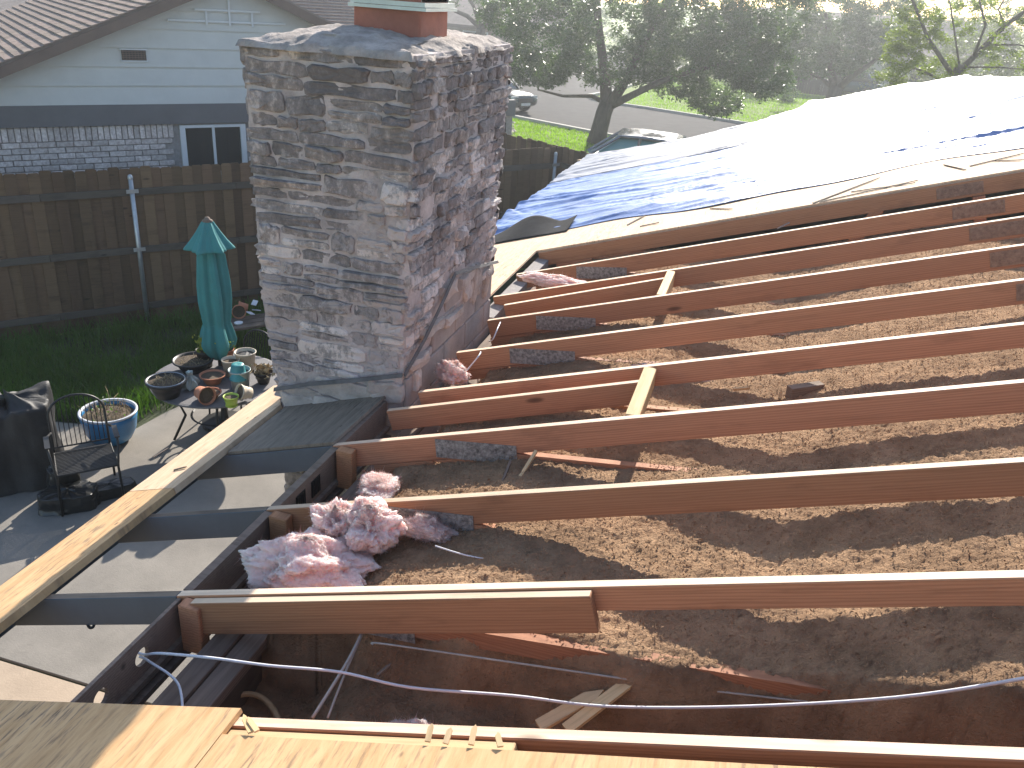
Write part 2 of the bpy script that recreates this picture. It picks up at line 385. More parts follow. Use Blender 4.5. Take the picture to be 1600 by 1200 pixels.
# ================================================================== ground, yard, street
gz = G
struct(sheet('ground', [(-900, -900), (900, -900), (900, 900), (-900, 900)], gz-.03, 'lawn'))
FA = np.array((-6.13, 6.74)); FD = np.array((.6367, .7711)); FN = np.array((-.7711, .6367))   # fence line and the normal towards the neighbour
fa = lambda t, off=0.: tuple(FA+FD*t+FN*off)
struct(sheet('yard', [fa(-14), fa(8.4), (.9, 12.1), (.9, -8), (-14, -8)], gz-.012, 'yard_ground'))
def slab(name, poly, mat): return struct(sheet(name, poly, gz+.012, mat, .1))
slab('patio', [(.92, 2.03), (.92, 7.2), (-2.6, 7.2), (-3.05, 6.5), (-3.25, 5.7), (-3.3, 5.2), (-4.4, 4.95), (-6.2, 4.6), (-6.2, 2.03)], 'concrete')
slab('patio_step', [(.92, -6), (.92, 2.0), (-6.2, 2.0), (-6.2, -6)], 'concrete_tan')
struct(sheet('street', [(-60, 60.5), (-7.4, 32.4), (-3.7, 30.5), (4, 27.), (40, 9.5), (44, 18), (6, 35.5), (-2.75, 39.5), (-4.6, 40.1), (-5.6, 40.9), (-6.1, 42.2), (-5.4, 46), (-3, 90), (-12, 90), (-14, 50), (-60, 75)], gz-.016, 'asphalt'))
def kerb(pts):
    mb = MB(); pts = [Vector((x, y, 0)) for x, y in pts]
    for i in range(len(pts)-1):
        a, b = pts[i], pts[i+1]; n = Vector((-(b-a).y, (b-a).x, 0)).normalized()*.09
        z0, z1 = Vector((0, 0, gz-.05)), Vector((0, 0, gz+.09))
        mb.add([a-n+z0, b-n+z0, b+n+z0, a+n+z0, a-n+z1, b-n+z1, b+n+z1, a+n+z1], [(4, 5, 6, 7), (0, 1, 5, 4), (2, 3, 7, 6), (1, 2, 6, 5), (3, 0, 4, 7)])
    return struct(mb.build('kerb', 'kerb_concrete'))
kerb([(-7.4, 32.3), (-3.7, 30.4), (4, 26.9), (20, 19.2)])
kerb([(20, 28.9), (6, 35.6), (-2.75, 39.6), (-4.6, 40.2), (-5.6, 41), (-6.1, 42.3), (-5.4, 46), (-4.2, 70)])
def blades(name, pts, h, wdt, mat, lean=.5):
    n = len(pts); hh = h*(.5+RNG.random(n)); a = RNG.random(n)*6.283; l = lean*hh*RNG.random(n); b = RNG.random(n)*6.283
    s = np.stack([np.cos(a), np.sin(a), np.zeros(n)], 1)*(wdt/2); tip = np.stack([np.cos(b)*l, np.sin(b)*l, hh], 1)
    mid = np.stack([np.cos(b)*l*.35, np.sin(b)*l*.35, hh*.6], 1)
    V = np.stack([pts-s, pts+s, pts+mid+s*.7, pts+mid-s*.7, pts+tip], 1).reshape(-1, 3)
    i = np.arange(n)[:, None]*5
    F = np.concatenate([i+np.array([[0, 1, 2]]), i+np.array([[0, 2, 3]]), i+np.array([[3, 2, 4]])])
    return link(name, fast_mesh(name, V, F), mat)
def in_poly(x, y, poly):
    ins = np.zeros(len(x), bool); n = len(poly)
    for i in range(n):
        (x0, y0), (x1, y1) = poly[i], poly[(i+1) % n]
        c = ((y0 > y) != (y1 > y)) & (x < (x1-x0)*(y-y0)/((y1-y0) if y1 != y0 else 1e-9)+x0); ins ^= c
    return ins
def scatter(poly, n, z):
    p = np.array(poly); x = RNG.uniform(p[:, 0].min(), p[:, 0].max(), n*3); y = RNG.uniform(p[:, 1].min(), p[:, 1].max(), n*3)
    k = in_poly(x, y, poly); x, y = x[k][:n], y[k][:n]; return np.stack([x, y, np.full(len(x), z)], 1)
yp = scatter([fa(-3, -.1), fa(6, -.1), (-2.75, 7.3), (-3.1, 6.6), (-3.3, 5.7), (-3.35, 5.25), (-4.4, 5.0), (-6.2, 4.65), (-8, 4.6)], 26000, gz-.01)
dens = fbm(yp[:, 0]*1.3, yp[:, 1]*1.3, 0, 3, 3); yp = yp[dens+RNG.random(len(yp))*.8 > -.05]
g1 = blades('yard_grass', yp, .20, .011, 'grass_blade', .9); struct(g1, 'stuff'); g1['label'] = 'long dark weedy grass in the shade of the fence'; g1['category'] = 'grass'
lp = np.concatenate([scatter([(-9.5, 33.3), (-7.5, 32.2), (-3.8, 30.3), (0, 28.6), (-.5, 17), (-4, 16), (-8, 22)], 22000, gz-.03), scatter([(-4.8, 40.5), (-2.7, 39.9), (6, 36), (12, 33), (14, 60), (-4, 60)], 30000, gz-.03)])
g2 = blades('lawn_grass', lp, .07, .035, 'lawn_blade', .6); struct(g2, 'stuff'); g2['label'] = 'bright short lawn grass along both sides of the street'; g2['category'] = 'grass'

# ================================================================== trusses of the stripped roof
S = .61; RIDGE = 5.75
ORD = ['first', 'second', 'third', 'fourth', 'fifth', 'sixth', 'seventh', 'eighth', 'ninth', 'tenth']
zbc = lambda x: .44+.11*(x-1.8)
def plate(name, y, x0, x1, dz, h, parent, tilt=0.):
    c = roof((x0+x1)/2, y, dz); L = (x1-x0)/math.cos(TH); nx, nz = 12, 5
    mb = MB(); mb.box((-L/2, -.0015, -h/2), (L/2, .0015, h/2))
    for i in range(nx):                       # rows of punched teeth slots, standing proud
        for j in range(nz):
            x = -L/2+(i+.5)*L/nx+random.uniform(-.004, .004); z = -h/2+(j+.5)*h/nz
            mb.box((x-.007, -.004, z-.003), (x+.007, -.0016, z+.003))
    o = mb.build(name, 'gang_steel' if name == 'gang_plate' else 'gang_rust'); return frame(o, c, (1, 0, TAN+tilt), (0, 0, 1), parent)
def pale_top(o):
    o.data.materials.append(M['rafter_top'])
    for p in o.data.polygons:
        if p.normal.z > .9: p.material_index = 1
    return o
def truss(k):
    y = k*S-.019+(.09 if k == 9 else 0)
    x0 = 0.03 if k in (1, 2, 3) else (1.5 if k == 0 else (1.07 if k in (4, 5, 6) else .92))
    dep = {1: .092, 4: .112, 0: .12}.get(k, .128)*math.cos(TH)
    t = empty('roof_truss', (max(x0, .9), y, 0))
    tag(t, {0: 'roof truss along the near edge of the plywood at the bottom of the picture',
            1: 'nearest full bare roof truss, with a doubled rafter nailed along its left half',
            2: 'bare roof truss just behind the pink insulation clumps, second from the near plywood',
            3: 'bare roof truss whose left end reaches the grey deck piece before the chimney',
            4: 'bare roof truss ending at the near corner of the chimney, beside a cross block',
            5: 'bare roof truss ending mid chimney with a bent wire before its end plate',
            6: 'bare roof truss ending near the back corner of the stone chimney',
            7: 'bare roof truss behind the chimney carrying the farther pale cross block',
            8: 'next to last bare roof truss, in front of the deck edge timber',
            9: 'farthest bare roof truss, under the edge of the pale deck and tarp'}[k], 'roof truss', 'bare roof trusses')
    xs = .87 if k in (1, 2, 3) else x0
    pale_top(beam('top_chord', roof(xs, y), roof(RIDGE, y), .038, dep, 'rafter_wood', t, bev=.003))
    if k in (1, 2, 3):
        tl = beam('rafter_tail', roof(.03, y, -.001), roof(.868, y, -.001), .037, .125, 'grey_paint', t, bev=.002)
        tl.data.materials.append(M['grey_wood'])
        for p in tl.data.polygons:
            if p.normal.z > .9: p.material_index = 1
    # bottom chord cut to the underside of the top chord
    db = dep/math.cos(TH)+.002; xa = 1.40; xm = 1.80; pts = [(xa, xa*TAN-db)]
    for x in (1.5, 1.65): pts.append((x, min(zbc(x), x*TAN-db)))
    pts += [(xm, min(zbc(xm), xm*TAN-db)), (5.6, zbc(5.6)), (5.6, zbc(5.6)-.089), (1.43, max(zbc(1.43)-.089, 1.43*TAN-db-.02))]
    mb = MB(); n = len(pts)
    mb.add([(x-xa, -.019, z) for x, z in pts]+[(x-xa, .019, z) for x, z in pts], [tuple(range(n)), tuple(range(n, 2*n))[::-1]]+[(i, (i+1) % n, n+(i+1) % n, n+i)[::-1] for i in range(n)])
    o = mb.build('bottom_chord', 'rafter_wood', t); o.location = (xa-t.location.x, 0, 0)
    bm = bmesh.new(); bm.from_mesh(o.data); bmesh.ops.recalc_face_normals(bm, faces=bm.faces[:]); bm.to_mesh(o.data); bm.free()
    # heel wedge resting on the wall plate
    h0 = max(x0, 1.06)
    if k: beam('heel_block', roof(h0+.03, y, -db-.001), roof(1.40, y, -db-.001), .036, .06, 'rafter_wood', t)
    for xb, xt in (((3.45, 3.62), (4.35, 4.2)) if k == 9 else ((4.75, 5.2),)):
        a = Vector((xb, y, zbc(xb))); b = roof(xt, y, -db-.005); beam('web', a, b, .036, .085, 'rafter_wood', t, up=(1, 0, .2) if xt > xb else (-1, 0, .2))
    if k in (1, 2, 3, 5, 6, 8): plate('gang_plate', y-.0215, 1.42, 1.80, -.098 if k != 1 else -.12, .095, t, -.19 if k != 1 else -.25)
    if k >= 4: plate('splice_plate', y-.0215, 3.95, 4.25, -.062, .085, t)
    if k in (1, 2, 3): beam('cleat', (.96, y-.075, .96*TAN-.012), (.96, y-.022, .96*TAN-.012), .085, .21, 'rafter_wood', t, bev=.004)
    return t
for k in range(10): truss(k)
def single(o, label, cat, group=None): return tag(o, label, cat, group)
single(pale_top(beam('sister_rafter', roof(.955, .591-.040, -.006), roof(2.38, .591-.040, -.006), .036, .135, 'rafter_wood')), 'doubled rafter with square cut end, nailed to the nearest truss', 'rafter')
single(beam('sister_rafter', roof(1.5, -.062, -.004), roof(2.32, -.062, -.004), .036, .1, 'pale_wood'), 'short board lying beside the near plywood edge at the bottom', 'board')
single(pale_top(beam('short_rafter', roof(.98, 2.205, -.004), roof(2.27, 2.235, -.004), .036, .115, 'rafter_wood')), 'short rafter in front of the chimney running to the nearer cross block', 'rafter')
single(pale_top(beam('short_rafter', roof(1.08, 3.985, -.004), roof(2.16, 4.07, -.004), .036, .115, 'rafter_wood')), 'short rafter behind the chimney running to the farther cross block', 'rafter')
single(beam('cross_block', roof(2.30, 1.834, -.002), roof(2.30, 2.398, -.002), .062, .105, 'pale_wood'), 'pale cross block between two rafters in front of the chimney', 'wood block', 'cross blocks between rafters')
single(beam('cross_block', roof(2.19, 3.664, -.002), roof(2.19, 4.228, -.002), .055, .105, 'pale_wood'), 'farther pale cross block between two rafters behind the chimney', 'wood block', 'cross blocks between rafters')
single(beam('cross_block', (2.98, 2.63, .645), (3.14, 2.74, .655), .05, .07, 'grey_wood'), 'small grey block lying low between two middle rafters', 'wood block', 'cross blocks between rafters')

# eave: frieze boards with vent holes, fascia, wall, plates
def frieze(y0, y1, holes, screens, label):
    t = empty('frieze_board', (.888, y0, 0)); X = .888; zt = X*TAN-.006; zb = .03; L = y1-y0; mb = MB()
    ths = .014 if holes else .036; N = 24
    cuts = sorted(holes); xs = [0]+[(cuts[i]+cuts[i+1])/2-y0 for i in range(len(cuts)-1)]+[L] if cuts else [0, L]
    for i in range(len(xs)-1):
        a, b = xs[i], xs[i+1]
        if cuts:
            c = cuts[i]-y0; zc = .195; r = .034; ring = []; outer = []
            for q in range(N):
                an = 2*math.pi*(q+.5)/N; cs, sn = math.cos(an), math.sin(an); ring.append((c+r*cs, zc+r*sn))
                s = min(((b-c) if cs > 0 else (c-a))/max(abs(cs), 1e-6), ((zt-zc) if sn > 0 else (zc-zb))/max(abs(sn), 1e-6)); outer.append((c+s*cs, zc+s*sn))
            for yy, zz in ((a, zt), (b, zt), (a, zb), (b, zb)):
                q = min(range(N), key=lambda q: math.hypot(outer[q][0]-yy, outer[q][1]-zz)); outer[q] = (yy, zz)
            V = []; F = []
            for xx in (ths/2, -ths/2): V += [(xx, y, z) for y, z in ring]+[(xx, y, z) for y, z in outer]
            for q in range(N):
                p = (q+1) % N; F += [(q, N+q, N+p, p), (2*N+q, 2*N+p, 3*N+p, 3*N+q), (q, p, 2*N+p, 2*N+q), (N+q, 3*N+q, 3*N+p, N+p)]
            mb.add(V, F)
        else: mb.box((-ths/2, a, zb), (ths/2, b, zt))
    mb.build('board', 'grey_wood', t)
    for z, wd in ((.11, .022), (.055, .03)):
        MB().box((ths/2+.001, .004, z-.012), (ths/2+wd, L-.004, z+.012)).build('ledger_strip', 'grey_wood', t)
    for hy in screens:
        b2 = MB(); b2.box((ths/2+.001, hy-y0-.04, .15), (ths/2+.005, hy-y0+.04, .235))
        for q in range(5): b2.box((ths/2+.0055, hy-y0-.038+q*.017, .152), (ths/2+.008, hy-y0-.036+q*.017, .233))
        b2.build('vent_screen', 'iron', t)
    tag(t, label, 'board', 'frieze boards between the rafter tails'); return t
frieze(.004, .568, [.14, .34], [], 'grey frieze board with two round vent holes at the near eave')
frieze(.616, 1.178, [], [], 'plain grey frieze board beside the pink insulation clumps')
frieze(1.226, 1.788, [], [1.41, 1.55], 'grey frieze board with two dark square screens near the chimney')
frieze(1.836, 2.36, [], [], 'short dark frieze board running up to the chimney foot')
MBw = MB().box((.915, -3, G), (1.02, 2.38, -.06)).box((.915, 3.95, G), (1.02, 11.6, .24)).add([(.93, 11.5, G), (RIDGE, 11.5, G), (RIDGE, 11.5, RIDGE*TAN-.03), (.93, 11.5, .93*TAN-.03)], [(0, 1, 2, 3)]).add([(RIDGE, 11.5, G), (11.9, 11.5, G), (11.9, 11.5, -.15), (RIDGE, 11.5, RIDGE*TAN-.03)], [(0, 1, 2, 3)]).add([(11.9, -3.9, G), (11.9, 11.5, G), (11.9, 11.5, -.15), (11.9, -3.9, -.15)], [(0, 1, 2, 3)]).add([(.93, -3.9, G), (11.9, -3.9, G), (11.9, -3.9, -.15), (RIDGE, -3.9, RIDGE*TAN-.03), (.93, -3.9, .93*TAN-.03)], [(0, 1, 2, 3, 4)]); o = MBw.build('house_wall', 'brick_mortar'); struct(o)
o = MB().box((1.03, -3, G), (1.19, 13, .10)).build('house_wall_frame', 'wood_dark'); struct(o)
single(beam('wall_plate', (1.08, -2.5, .165), (1.08, 5.3, .165), .088, .045, 'grey_wood'), 'outer board of the double wall plate beside the dark cavity', 'wall plate', 'wall plates')
single(beam('wall_plate', (1.172, -2.5, .155), (1.172, 5.3, .155), .086, .045, 'grey_wood'), 'inner board of the double wall plate beside the dark cavity', 'wall plate', 'wall plates')
o = MB().add([(1.19, -3.9, -.55), (RIDGE, -3.9, -.1), (RIDGE, 11.5, -.1), (1.19, 11.5, -.55)], [(0, 1, 2, 3)]).add([(RIDGE, -3.9, -.1), (11.9, -3.9, -.55), (11.9, 11.5, -.55), (RIDGE, 11.5, -.1)], [(0, 1, 2, 3)]).build('ceiling', 'soil'); struct(o)
o = MB().add([(RIDGE+.02, -4, RIDGE*TAN-.01), (RIDGE+.02, 11.6, RIDGE*TAN-.01), (12.2, 11.6, -.2), (12.2, -4, -.2)], [(0, 1, 2, 3)]).build('roof_back_slope', 'shingle_mass'); struct(o)
single(beam('fascia_board', (.012, -2.5, -.004), (.012, 2.75, -.004), .03, .15, 'grey_paint'), 'grey painted fascia board under the edge planks at the near eave', 'fascia board')
single(beam('fascia_board', (.012, 4.0, -.004), (.012, 13.0, -.004), .03, .15, 'grey_paint'), 'grey painted fascia board below the tarp behind the chimney', 'fascia board')

# decking
single(roof_slab('deck_plank', [(-.01, -.45), (.25, -.45), (.25, 1.39), (-.01, 1.39)], .034, 'plywood', .002), 'orange weathered deck plank along the eave, nearer of two', 'deck plank', 'edge planks along the eave')
single(roof_slab('deck_plank', [(-.01, 1.396), (.25, 1.396), (.25, 2.37), (.19, 2.46), (.17, 2.6), (.13, 2.72), (-.01, 2.72)], .034, 'plywood_pale', .002), 'pale sunlit deck plank along the eave ending at the chimney', 'deck plank', 'edge planks along the eave')
single(roof_slab('deck_piece', [(.27, 1.80), (.875, 1.80), (.90, 2.38), (.27, 2.38)], .016, 'plywood_grey', .002), 'grey weathered square of decking at the foot of the chimney', 'deck piece')
nd1 = roof_slab('roof_deck', [(-.05, -4.1), (1.52, -4.1), (1.52, .012), (-.05, .012)], .015, 'plywood', .003)
single(nd1, 'stained plywood deck sheet at the bottom left corner, half in shadow', 'plywood deck')
nd2 = roof_slab('roof_deck', [(1.524, -4.1), (5.7, -4.1), (5.7, -.11), (4.1, -.10), (2.9, -.097), (1.8, -.088), (1.524, -.085)], .015, 'plywood', .003)
single(nd2, 'sunny plywood deck sheet with splintered edge along the bottom of the picture', 'plywood deck')
for px, py, qx, qy in ((392, 1146, 381, 1118), (402, 1144, 388, 1122), (668, 1160, 676, 1132), (696, 1163, 706, 1138), (736, 1165, 744, 1134), (782, 1168, 778, 1146)):
    splinter('splinter', on_roof(px, py, .02), on_roof(qx, qy, .03), .018, 'pale_wood', nd2)
# ================================================================== loose-fill insulation
def fill_h(X, Y):
    hi = .43+.11*(X-1.8)+.26*np.clip(X-2.95, 0, 1.2)+.028*fbm(X*.9+3, Y*1.1, 0, 2, 5)
    hi = hi+.02*np.exp(-((X-2.55)**2/.1+(Y-1.45)**2/.03))
    lo = .22+.06*(X-1.8)+.10*np.clip(X-2.9, 0, 1.)+.03*fbm(X*2, Y*2.4, 0, 2, 6)+.10*np.exp(-((X-2.35)**2/.05+(Y-.12)**2/.01))+.06*np.exp(-((X-1.95)**2/.02+(Y-.1)**2/.01))
    yb = .56-.06*np.clip((X-2.15)/.35, 0, 1)+.06*fbm(X*3, X*0, 0, 2, 8)
    b = np.clip((Y-yb)/.16+.5, 0, 1); b = b*b*(3-2*b); z = lo+(hi-lo)*b
    xe = np.where(Y < .6, 1.48, 1.16)+.05*fbm(Y*5, X*0, 0, 3, 9)
    e = np.clip((X-xe+.08)/.30, 0, 1); e = e*e*(3-2*e)
    z = z*e+(1-e)*(-.05)
    return np.minimum(z, X*TAN-.15)
xs = np.concatenate([np.arange(1.12, 4.3, .0098), np.arange(4.3, 5.75, .03)]); ys = np.concatenate([np.arange(-.45, 2.3, .0098), np.arange(2.3, 5.62, .016)])
X, Y = np.meshgrid(xs, ys); Z = fill_h(X, Y)
Z += .005*fbm(X*10, Y*12, 0, 2, 31)+.004*(1-np.abs(fbm(X*27, Y*27, 0, 2, 41)))+.0045*fbm(X*55, Y*55, 0, 2, 47)-.003*np.maximum(0, fbm(X*19, Y*19, 0, 2, 51))
X = X+RNG.normal(0, .0022, X.shape); Y = Y+RNG.normal(0, .0022, X.shape); Z = Z+RNG.normal(0, .0018, X.shape)
ny, nx = X.shape; idx = np.arange(ny*nx).reshape(ny, nx)
F = np.stack([idx[:-1, :-1], idx[:-1, 1:], idx[1:, 1:], idx[1:, :-1]], -1).reshape(-1, 4)
ins = link('loose_insulation', fast_mesh('loose_insulation', np.stack([X, Y, Z], -1).reshape(-1, 3), F), 'loose_fill')
ins['kind'] = 'stuff'; ins['label'] = 'brown loose-fill insulation heaped between the trusses'; ins['category'] = 'insulation'
n = 70000; fx = 1.35+(RNG.random(n)**1.4)*3.2; fy = RNG.random(n)*5.6-.1; fz = fill_h(fx, fy)
ctr = np.stack([fx, fy, fz+.008+RNG.random(n)*.008], 1); a = RNG.normal(size=(n, 3)); b = RNG.normal(size=(n, 3)); a /= np.linalg.norm(a, axis=1)[:, None]; b -= a*(a*b).sum(1)[:, None]; b /= np.linalg.norm(b, axis=1)[:, None]
sa = RNG.uniform(.003, .0085, n)[:, None]; sb = RNG.uniform(.001, .0035, n)[:, None]
V = np.stack([ctr-a*sa, ctr+b*sb, ctr+a*sa, ctr-b*sb], 1).reshape(-1, 3)
fl = link('insulation_flakes', fast_mesh('insulation_flakes', V, np.arange(4*n).reshape(n, 4)), 'loose_fill'); fl['kind'] = 'stuff'; fl['label'] = 'loose flakes and fibres on the brown insulation'; fl['category'] = 'insulation'

def clump(name, c, rad, seed, mat, label, rough=.35, rot=0., cat='insulation', pieces=1):
    nu, nv = 190, 110; u = np.linspace(0, 2*np.pi, nu, endpoint=False); v = np.linspace(-np.pi/2, np.pi/2, nv); U, Vv = np.meshgrid(u, v)
    x, y, z = np.cos(U)*np.cos(Vv), np.sin(U)*np.cos(Vv), np.sin(Vv)
    q = 1+rough*fbm(x*1.6+seed, y*1.6, z*1.6, 2, seed)+rough*.5*(1-np.abs(fbm(x*2.6+seed, y*2.6, z*2.6, 3, seed+5)))+rough*.17*fbm(x*9, y*9, z*9, 4, seed+9, .65)
    tuft = np.maximum(0, fbm(x*4, y*4, z*4, 2, seed+13)-.6)*rough*.8
    q = q+tuft
    P = np.stack([x*q*rad[0], y*q*rad[1], np.maximum(z*q*rad[2], -rad[2]*.55)], -1).reshape(-1, 3)
    P += RNG.normal(0, min(rad)*.010, P.shape)
    idx = np.arange(nu*nv).reshape(nv, nu); nx_ = np.roll(idx, -1, 1)
    F = np.stack([idx[:-1], nx_[:-1], nx_[1:], idx[1:]], -1).reshape(-1, 4)
    o = link(name, fast_mesh(name, P, F), mat, None, c, True); o.rotation_euler.z = rot
    nf = 7000; ii = RNG.integers(0, len(P), nf); Q = P[ii]; nn = Q/np.array(rad)**1.0; nn /= np.linalg.norm(nn, axis=1)[:, None]+1e-9
    dr = nn*RNG.uniform(.1, .9, (nf, 1))+RNG.normal(size=(nf, 3))*.8; dr /= np.linalg.norm(dr, axis=1)[:, None]; ln = RNG.gamma(2., .006, (nf, 1)); sd_ = np.cross(dr, RNG.normal(size=(nf, 3))); sd_ /= np.linalg.norm(sd_, axis=1)[:, None]; sd_ *= .0009
    fo = link('fibres', fast_mesh('fibres', np.stack([Q-sd_, Q+sd_, Q+dr*ln], 1).reshape(-1, 3), np.arange(3*nf).reshape(nf, 3)), mat, o); fo['kind'] = 'stuff'
    tag(o, label, cat, 'pink insulation scraps')
    return o
clump('pink_insulation', (1.26, .84, .35), (.21, .14, .078), 3, 'pink_fibre', 'large wedge of torn pink insulation behind the nearest rafter', .36, .25)
clump('pink_insulation', (1.43, 1.03, .42), (.105, .085, .08), 8, 'pink_fibre', 'upright rolled swirl of pink insulation beside the large torn wedge', .42)
clump('pink_insulation', (1.28, 1.03, .38), (.08, .07, .08), 21, 'pink_fibre', 'small pink insulation tuft between wedge and upright swirl', .5)
clump('pink_insulation', (1.63, 1.12, .40), (.10, .04, .045), 12, 'pink_fibre', 'shaded flat pink insulation scrap below a steel truss plate', .4)
clump('pink_insulation', (1.24, 1.52, .29), (.08, .09, .02), 15, 'pink_fibre', 'pale insulation scrap by the frieze board with square screens', .4)
clump('pink_insulation', (1.14, 2.78, .30), (.08, .05, .07), 18, 'pink_fibre', 'pale torn scrap against the block base of the chimney', .5)
clump('pink_insulation', (1.35, 4.45, .40), (.22, .07, .04), 23, 'pink_fibre', 'pale insulation scrap behind the chimney beside the deck edge', .5)
clump('pink_insulation', (2.35, 2.85, .50), (.18, .05, .035), 27, 'pink_fibre', 'thin pinkish scrap between the middle rafters', .5)
clump('pink_insulation', (1.95, .22, .30), (.10, .06, .03), 29, 'pink_fibre', 'grey pink tuft in the shade under the near white cable', .5)

# ================================================================== chimney
def lerp(z, pts):
    for (a, b), (c, d) in zip(pts, pts[1:]):
        if z <= c: return b+(d-b)*max(0, (z-a))/(c-a)
    return pts[-1][1]
XL = lambda z: lerp(z, [(-3, .24), (.12, .235), (.32, .20), (.6, .165), (1.0, .15), (2.2, .135)])
XR = lambda z: .962+.034*max(z, 0); YF = lambda z: 2.405-.008*max(z, 0); YB = lambda z: 3.92
ch = empty('stone_chimney', (.58, 3.15, G)); tag(ch, 'weathered grey rubble stone chimney rising through the stripped eave', 'chimney')
CH0 = Vector((.58, 3.15, G))
def fpos(face, u, v, h):
    if face == 'front': return Vector((XL(v)+(XR(v)-XL(v))*u, YF(v)-h, v))
    if face == 'right': return Vector((XR(v)+h, YF(v)+(YB(v)-YF(v))*u, v))
    if face == 'back': return Vector((XR(v)-(XR(v)-XL(v))*u, YB(v)+h, v))
    return Vector((XL(v)-h, YB(v)-(YB(v)-YF(v))*u, v))
FW = {'front': .83, 'right': 1.52, 'back': .83, 'left': 1.52}
# mortar core
mb = MB(); zs = [G]+list(np.linspace(-.1, 2.06, 60)); per = []
for f, n in (('front', 26), ('right', 46), ('back', 12), ('left', 20)): per += [(f, i/n) for i in range(n)]
for z in zs:
    for f, u in per:
        p = fpos(f, u, z, 0); j = .010*float(fbm(p.x*9, p.y*9, p.z*9, 3, 3)); e = min(u, 1-u)
        mb.v.append(tuple(fpos(f, u, z, j+.010)-CH0))
n = len(per)
for i in range(len(zs)-1): mb.f += [(i*n+k, i*n+(k+1) % n, (i+1)*n+(k+1) % n, (i+1)*n+k) for k in range(n)]
mb.f.append(tuple((len(zs)-1)*n+k for k in range(n)))
mb.build('mortar_core', 'mortar', ch)
def stone_mesh(face, u0, u1, v0, v1, dep, irr=1.):
    W = FW[face]; cu, cv = (u0+u1)/2, (v0+v1)/2; a, b = (u1-u0)/2, (v1-v0)/2; V = []
    ang = [(-1, -.8), (-.86, -1), (-.5, -1), (-.1, -1), (.35, -1), (.8, -1), (1, -.7), (1, -.05), (1, .75), (.82, 1), (.4, 1), (0, 1), (-.45, 1), (-.88, 1), (-1, .7), (-1, 0)]
    N = len(ang); tilt = random.uniform(-.14, .14)*irr; out = []; tp = random.uniform(-.3, .3)*irr; ts = random.choice((-1, 1))
    for x, y in ang:
        jx = random.uniform(-.09, .06)*min(1, .05/(a*W)*2)*irr; jy = random.uniform(-.30, .16)*irr
        yy = y*(1+jy)*(1-max(0, tp)*.6*(x*ts+1)/2)
        out.append((cu+a*(x*(1+jx)), cv+b*yy+tilt*b*x))
    skew = random.uniform(-.5, .5); sk2 = random.uniform(-.4, .4)
    for h, s in ((-.006, 1.03), (dep*.80, 1.), (dep, .84)):
        for (x, y) in out:
            jj = random.uniform(-.006, .005) if h > 0 else 0
            V.append(fpos(face, cu+(x-cu)*s, cv+(y-cv)*s, h*(1+skew*(x-cu)/max(a, 1e-4)*.5+sk2*(y-cv)/max(b, 1e-4)*.5)+jj))
    V.append(fpos(face, cu+a*random.uniform(-.4, .4), cv+b*random.uniform(-.3, .3), dep*random.uniform(.85, 1.15)))
    F = []
    for r_ in range(2): F += [(r_*N+i, r_*N+(i+1) % N, (r_+1)*N+(i+1) % N, (r_+1)*N+i) for i in range(N)]
    F += [(2*N+i, 2*N+(i+1) % N, 3*N) for i in range(N)]
    c = fpos(face, cu, cv, 0); return [p-c for p in V], F, c
DIAG = lambda y: lerp(y, [(2.3, .42), (2.40, .45), (3.05, .83), (3.93, .66)])
def courses(face, zlo, zhi, hmin, hmax, lmin, lmax, low=None, sink=None):
    z = zlo; W = FW[face]; cnt = 0
    while z < zhi-.03:
        h = random.uniform(hmin, hmax)
        if z+h > zhi-.02: h = zhi-z
        u = random.uniform(-.03, .01)/W
        while u < 1-.02:
            l = random.uniform(lmin, lmax)*(1.35 if random.random() < .2 else 1)/W; u1 = min(u+l, 1+random.uniform(-.005, .018)/W)
            if 1-u1 < .05/W*1.2: u1 = 1+random.uniform(-.005, .018)/W
            g = random.uniform(.004, .011); hh = random.uniform(-.014, .012)
            subs = [(z, z+h)] if (h < .085 or random.random() < .6) else [(z, z+h*.48), (z+h*.5, z+h)]
            for v0, v1 in subs:
                uc = (u+u1)/2; yc = 2.4+uc*1.52
                if low and v0 < low(uc)-.005: 
                    if v1 < low(uc)+.03: continue
                    v0 = low(uc)
                dep = random.choice((.014, .02, .026, .034))*random.uniform(.8, 1.2)
                V, F, c = stone_mesh(face, u+g/W*.6, u1-g/W*.6, v0+g*.5+hh*.4, v1-g*.5+hh*.4, dep)
                if sink is None:
                    me = bpy.data.meshes.new('stone'); me.from_pydata([tuple(p) for p in V], [], F); me.update()
                    bm_flip(me); link('stone', me, 'stone', ch, c-CH0, False); cnt += 1
                else: sink.add([p+c-CH0 for p in V], F)
            u = u1
        z += h
    return cnt
def bm_flip(me):
    bm = bmesh.new(); bm.from_mesh(me); bmesh.ops.recalc_face_normals(bm, faces=bm.faces[:]); bm.to_mesh(me); bm.free()
n1 = courses('front', .24, 2.05, .052, .118, .10, .36, low=lambda u: .235+.21*u)
n2 = courses('right', .44, 2.05, .055, .092, .09, .23, low=lambda u: DIAG(2.4+u*1.52)+.01)
rest = MB(); courses('back', -.2, 2.05, .08, .12, .12, .3, sink=rest); courses('left', -1.2, 2.05, .1, .15, .15, .4, sink=rest)
courses('front', -2.1, .0, .1, .14, .15, .35, sink=rest)
o = rest.build('stone_rear', 'stone', ch); bm_flip(o.data); o['kind'] = 'stuff'
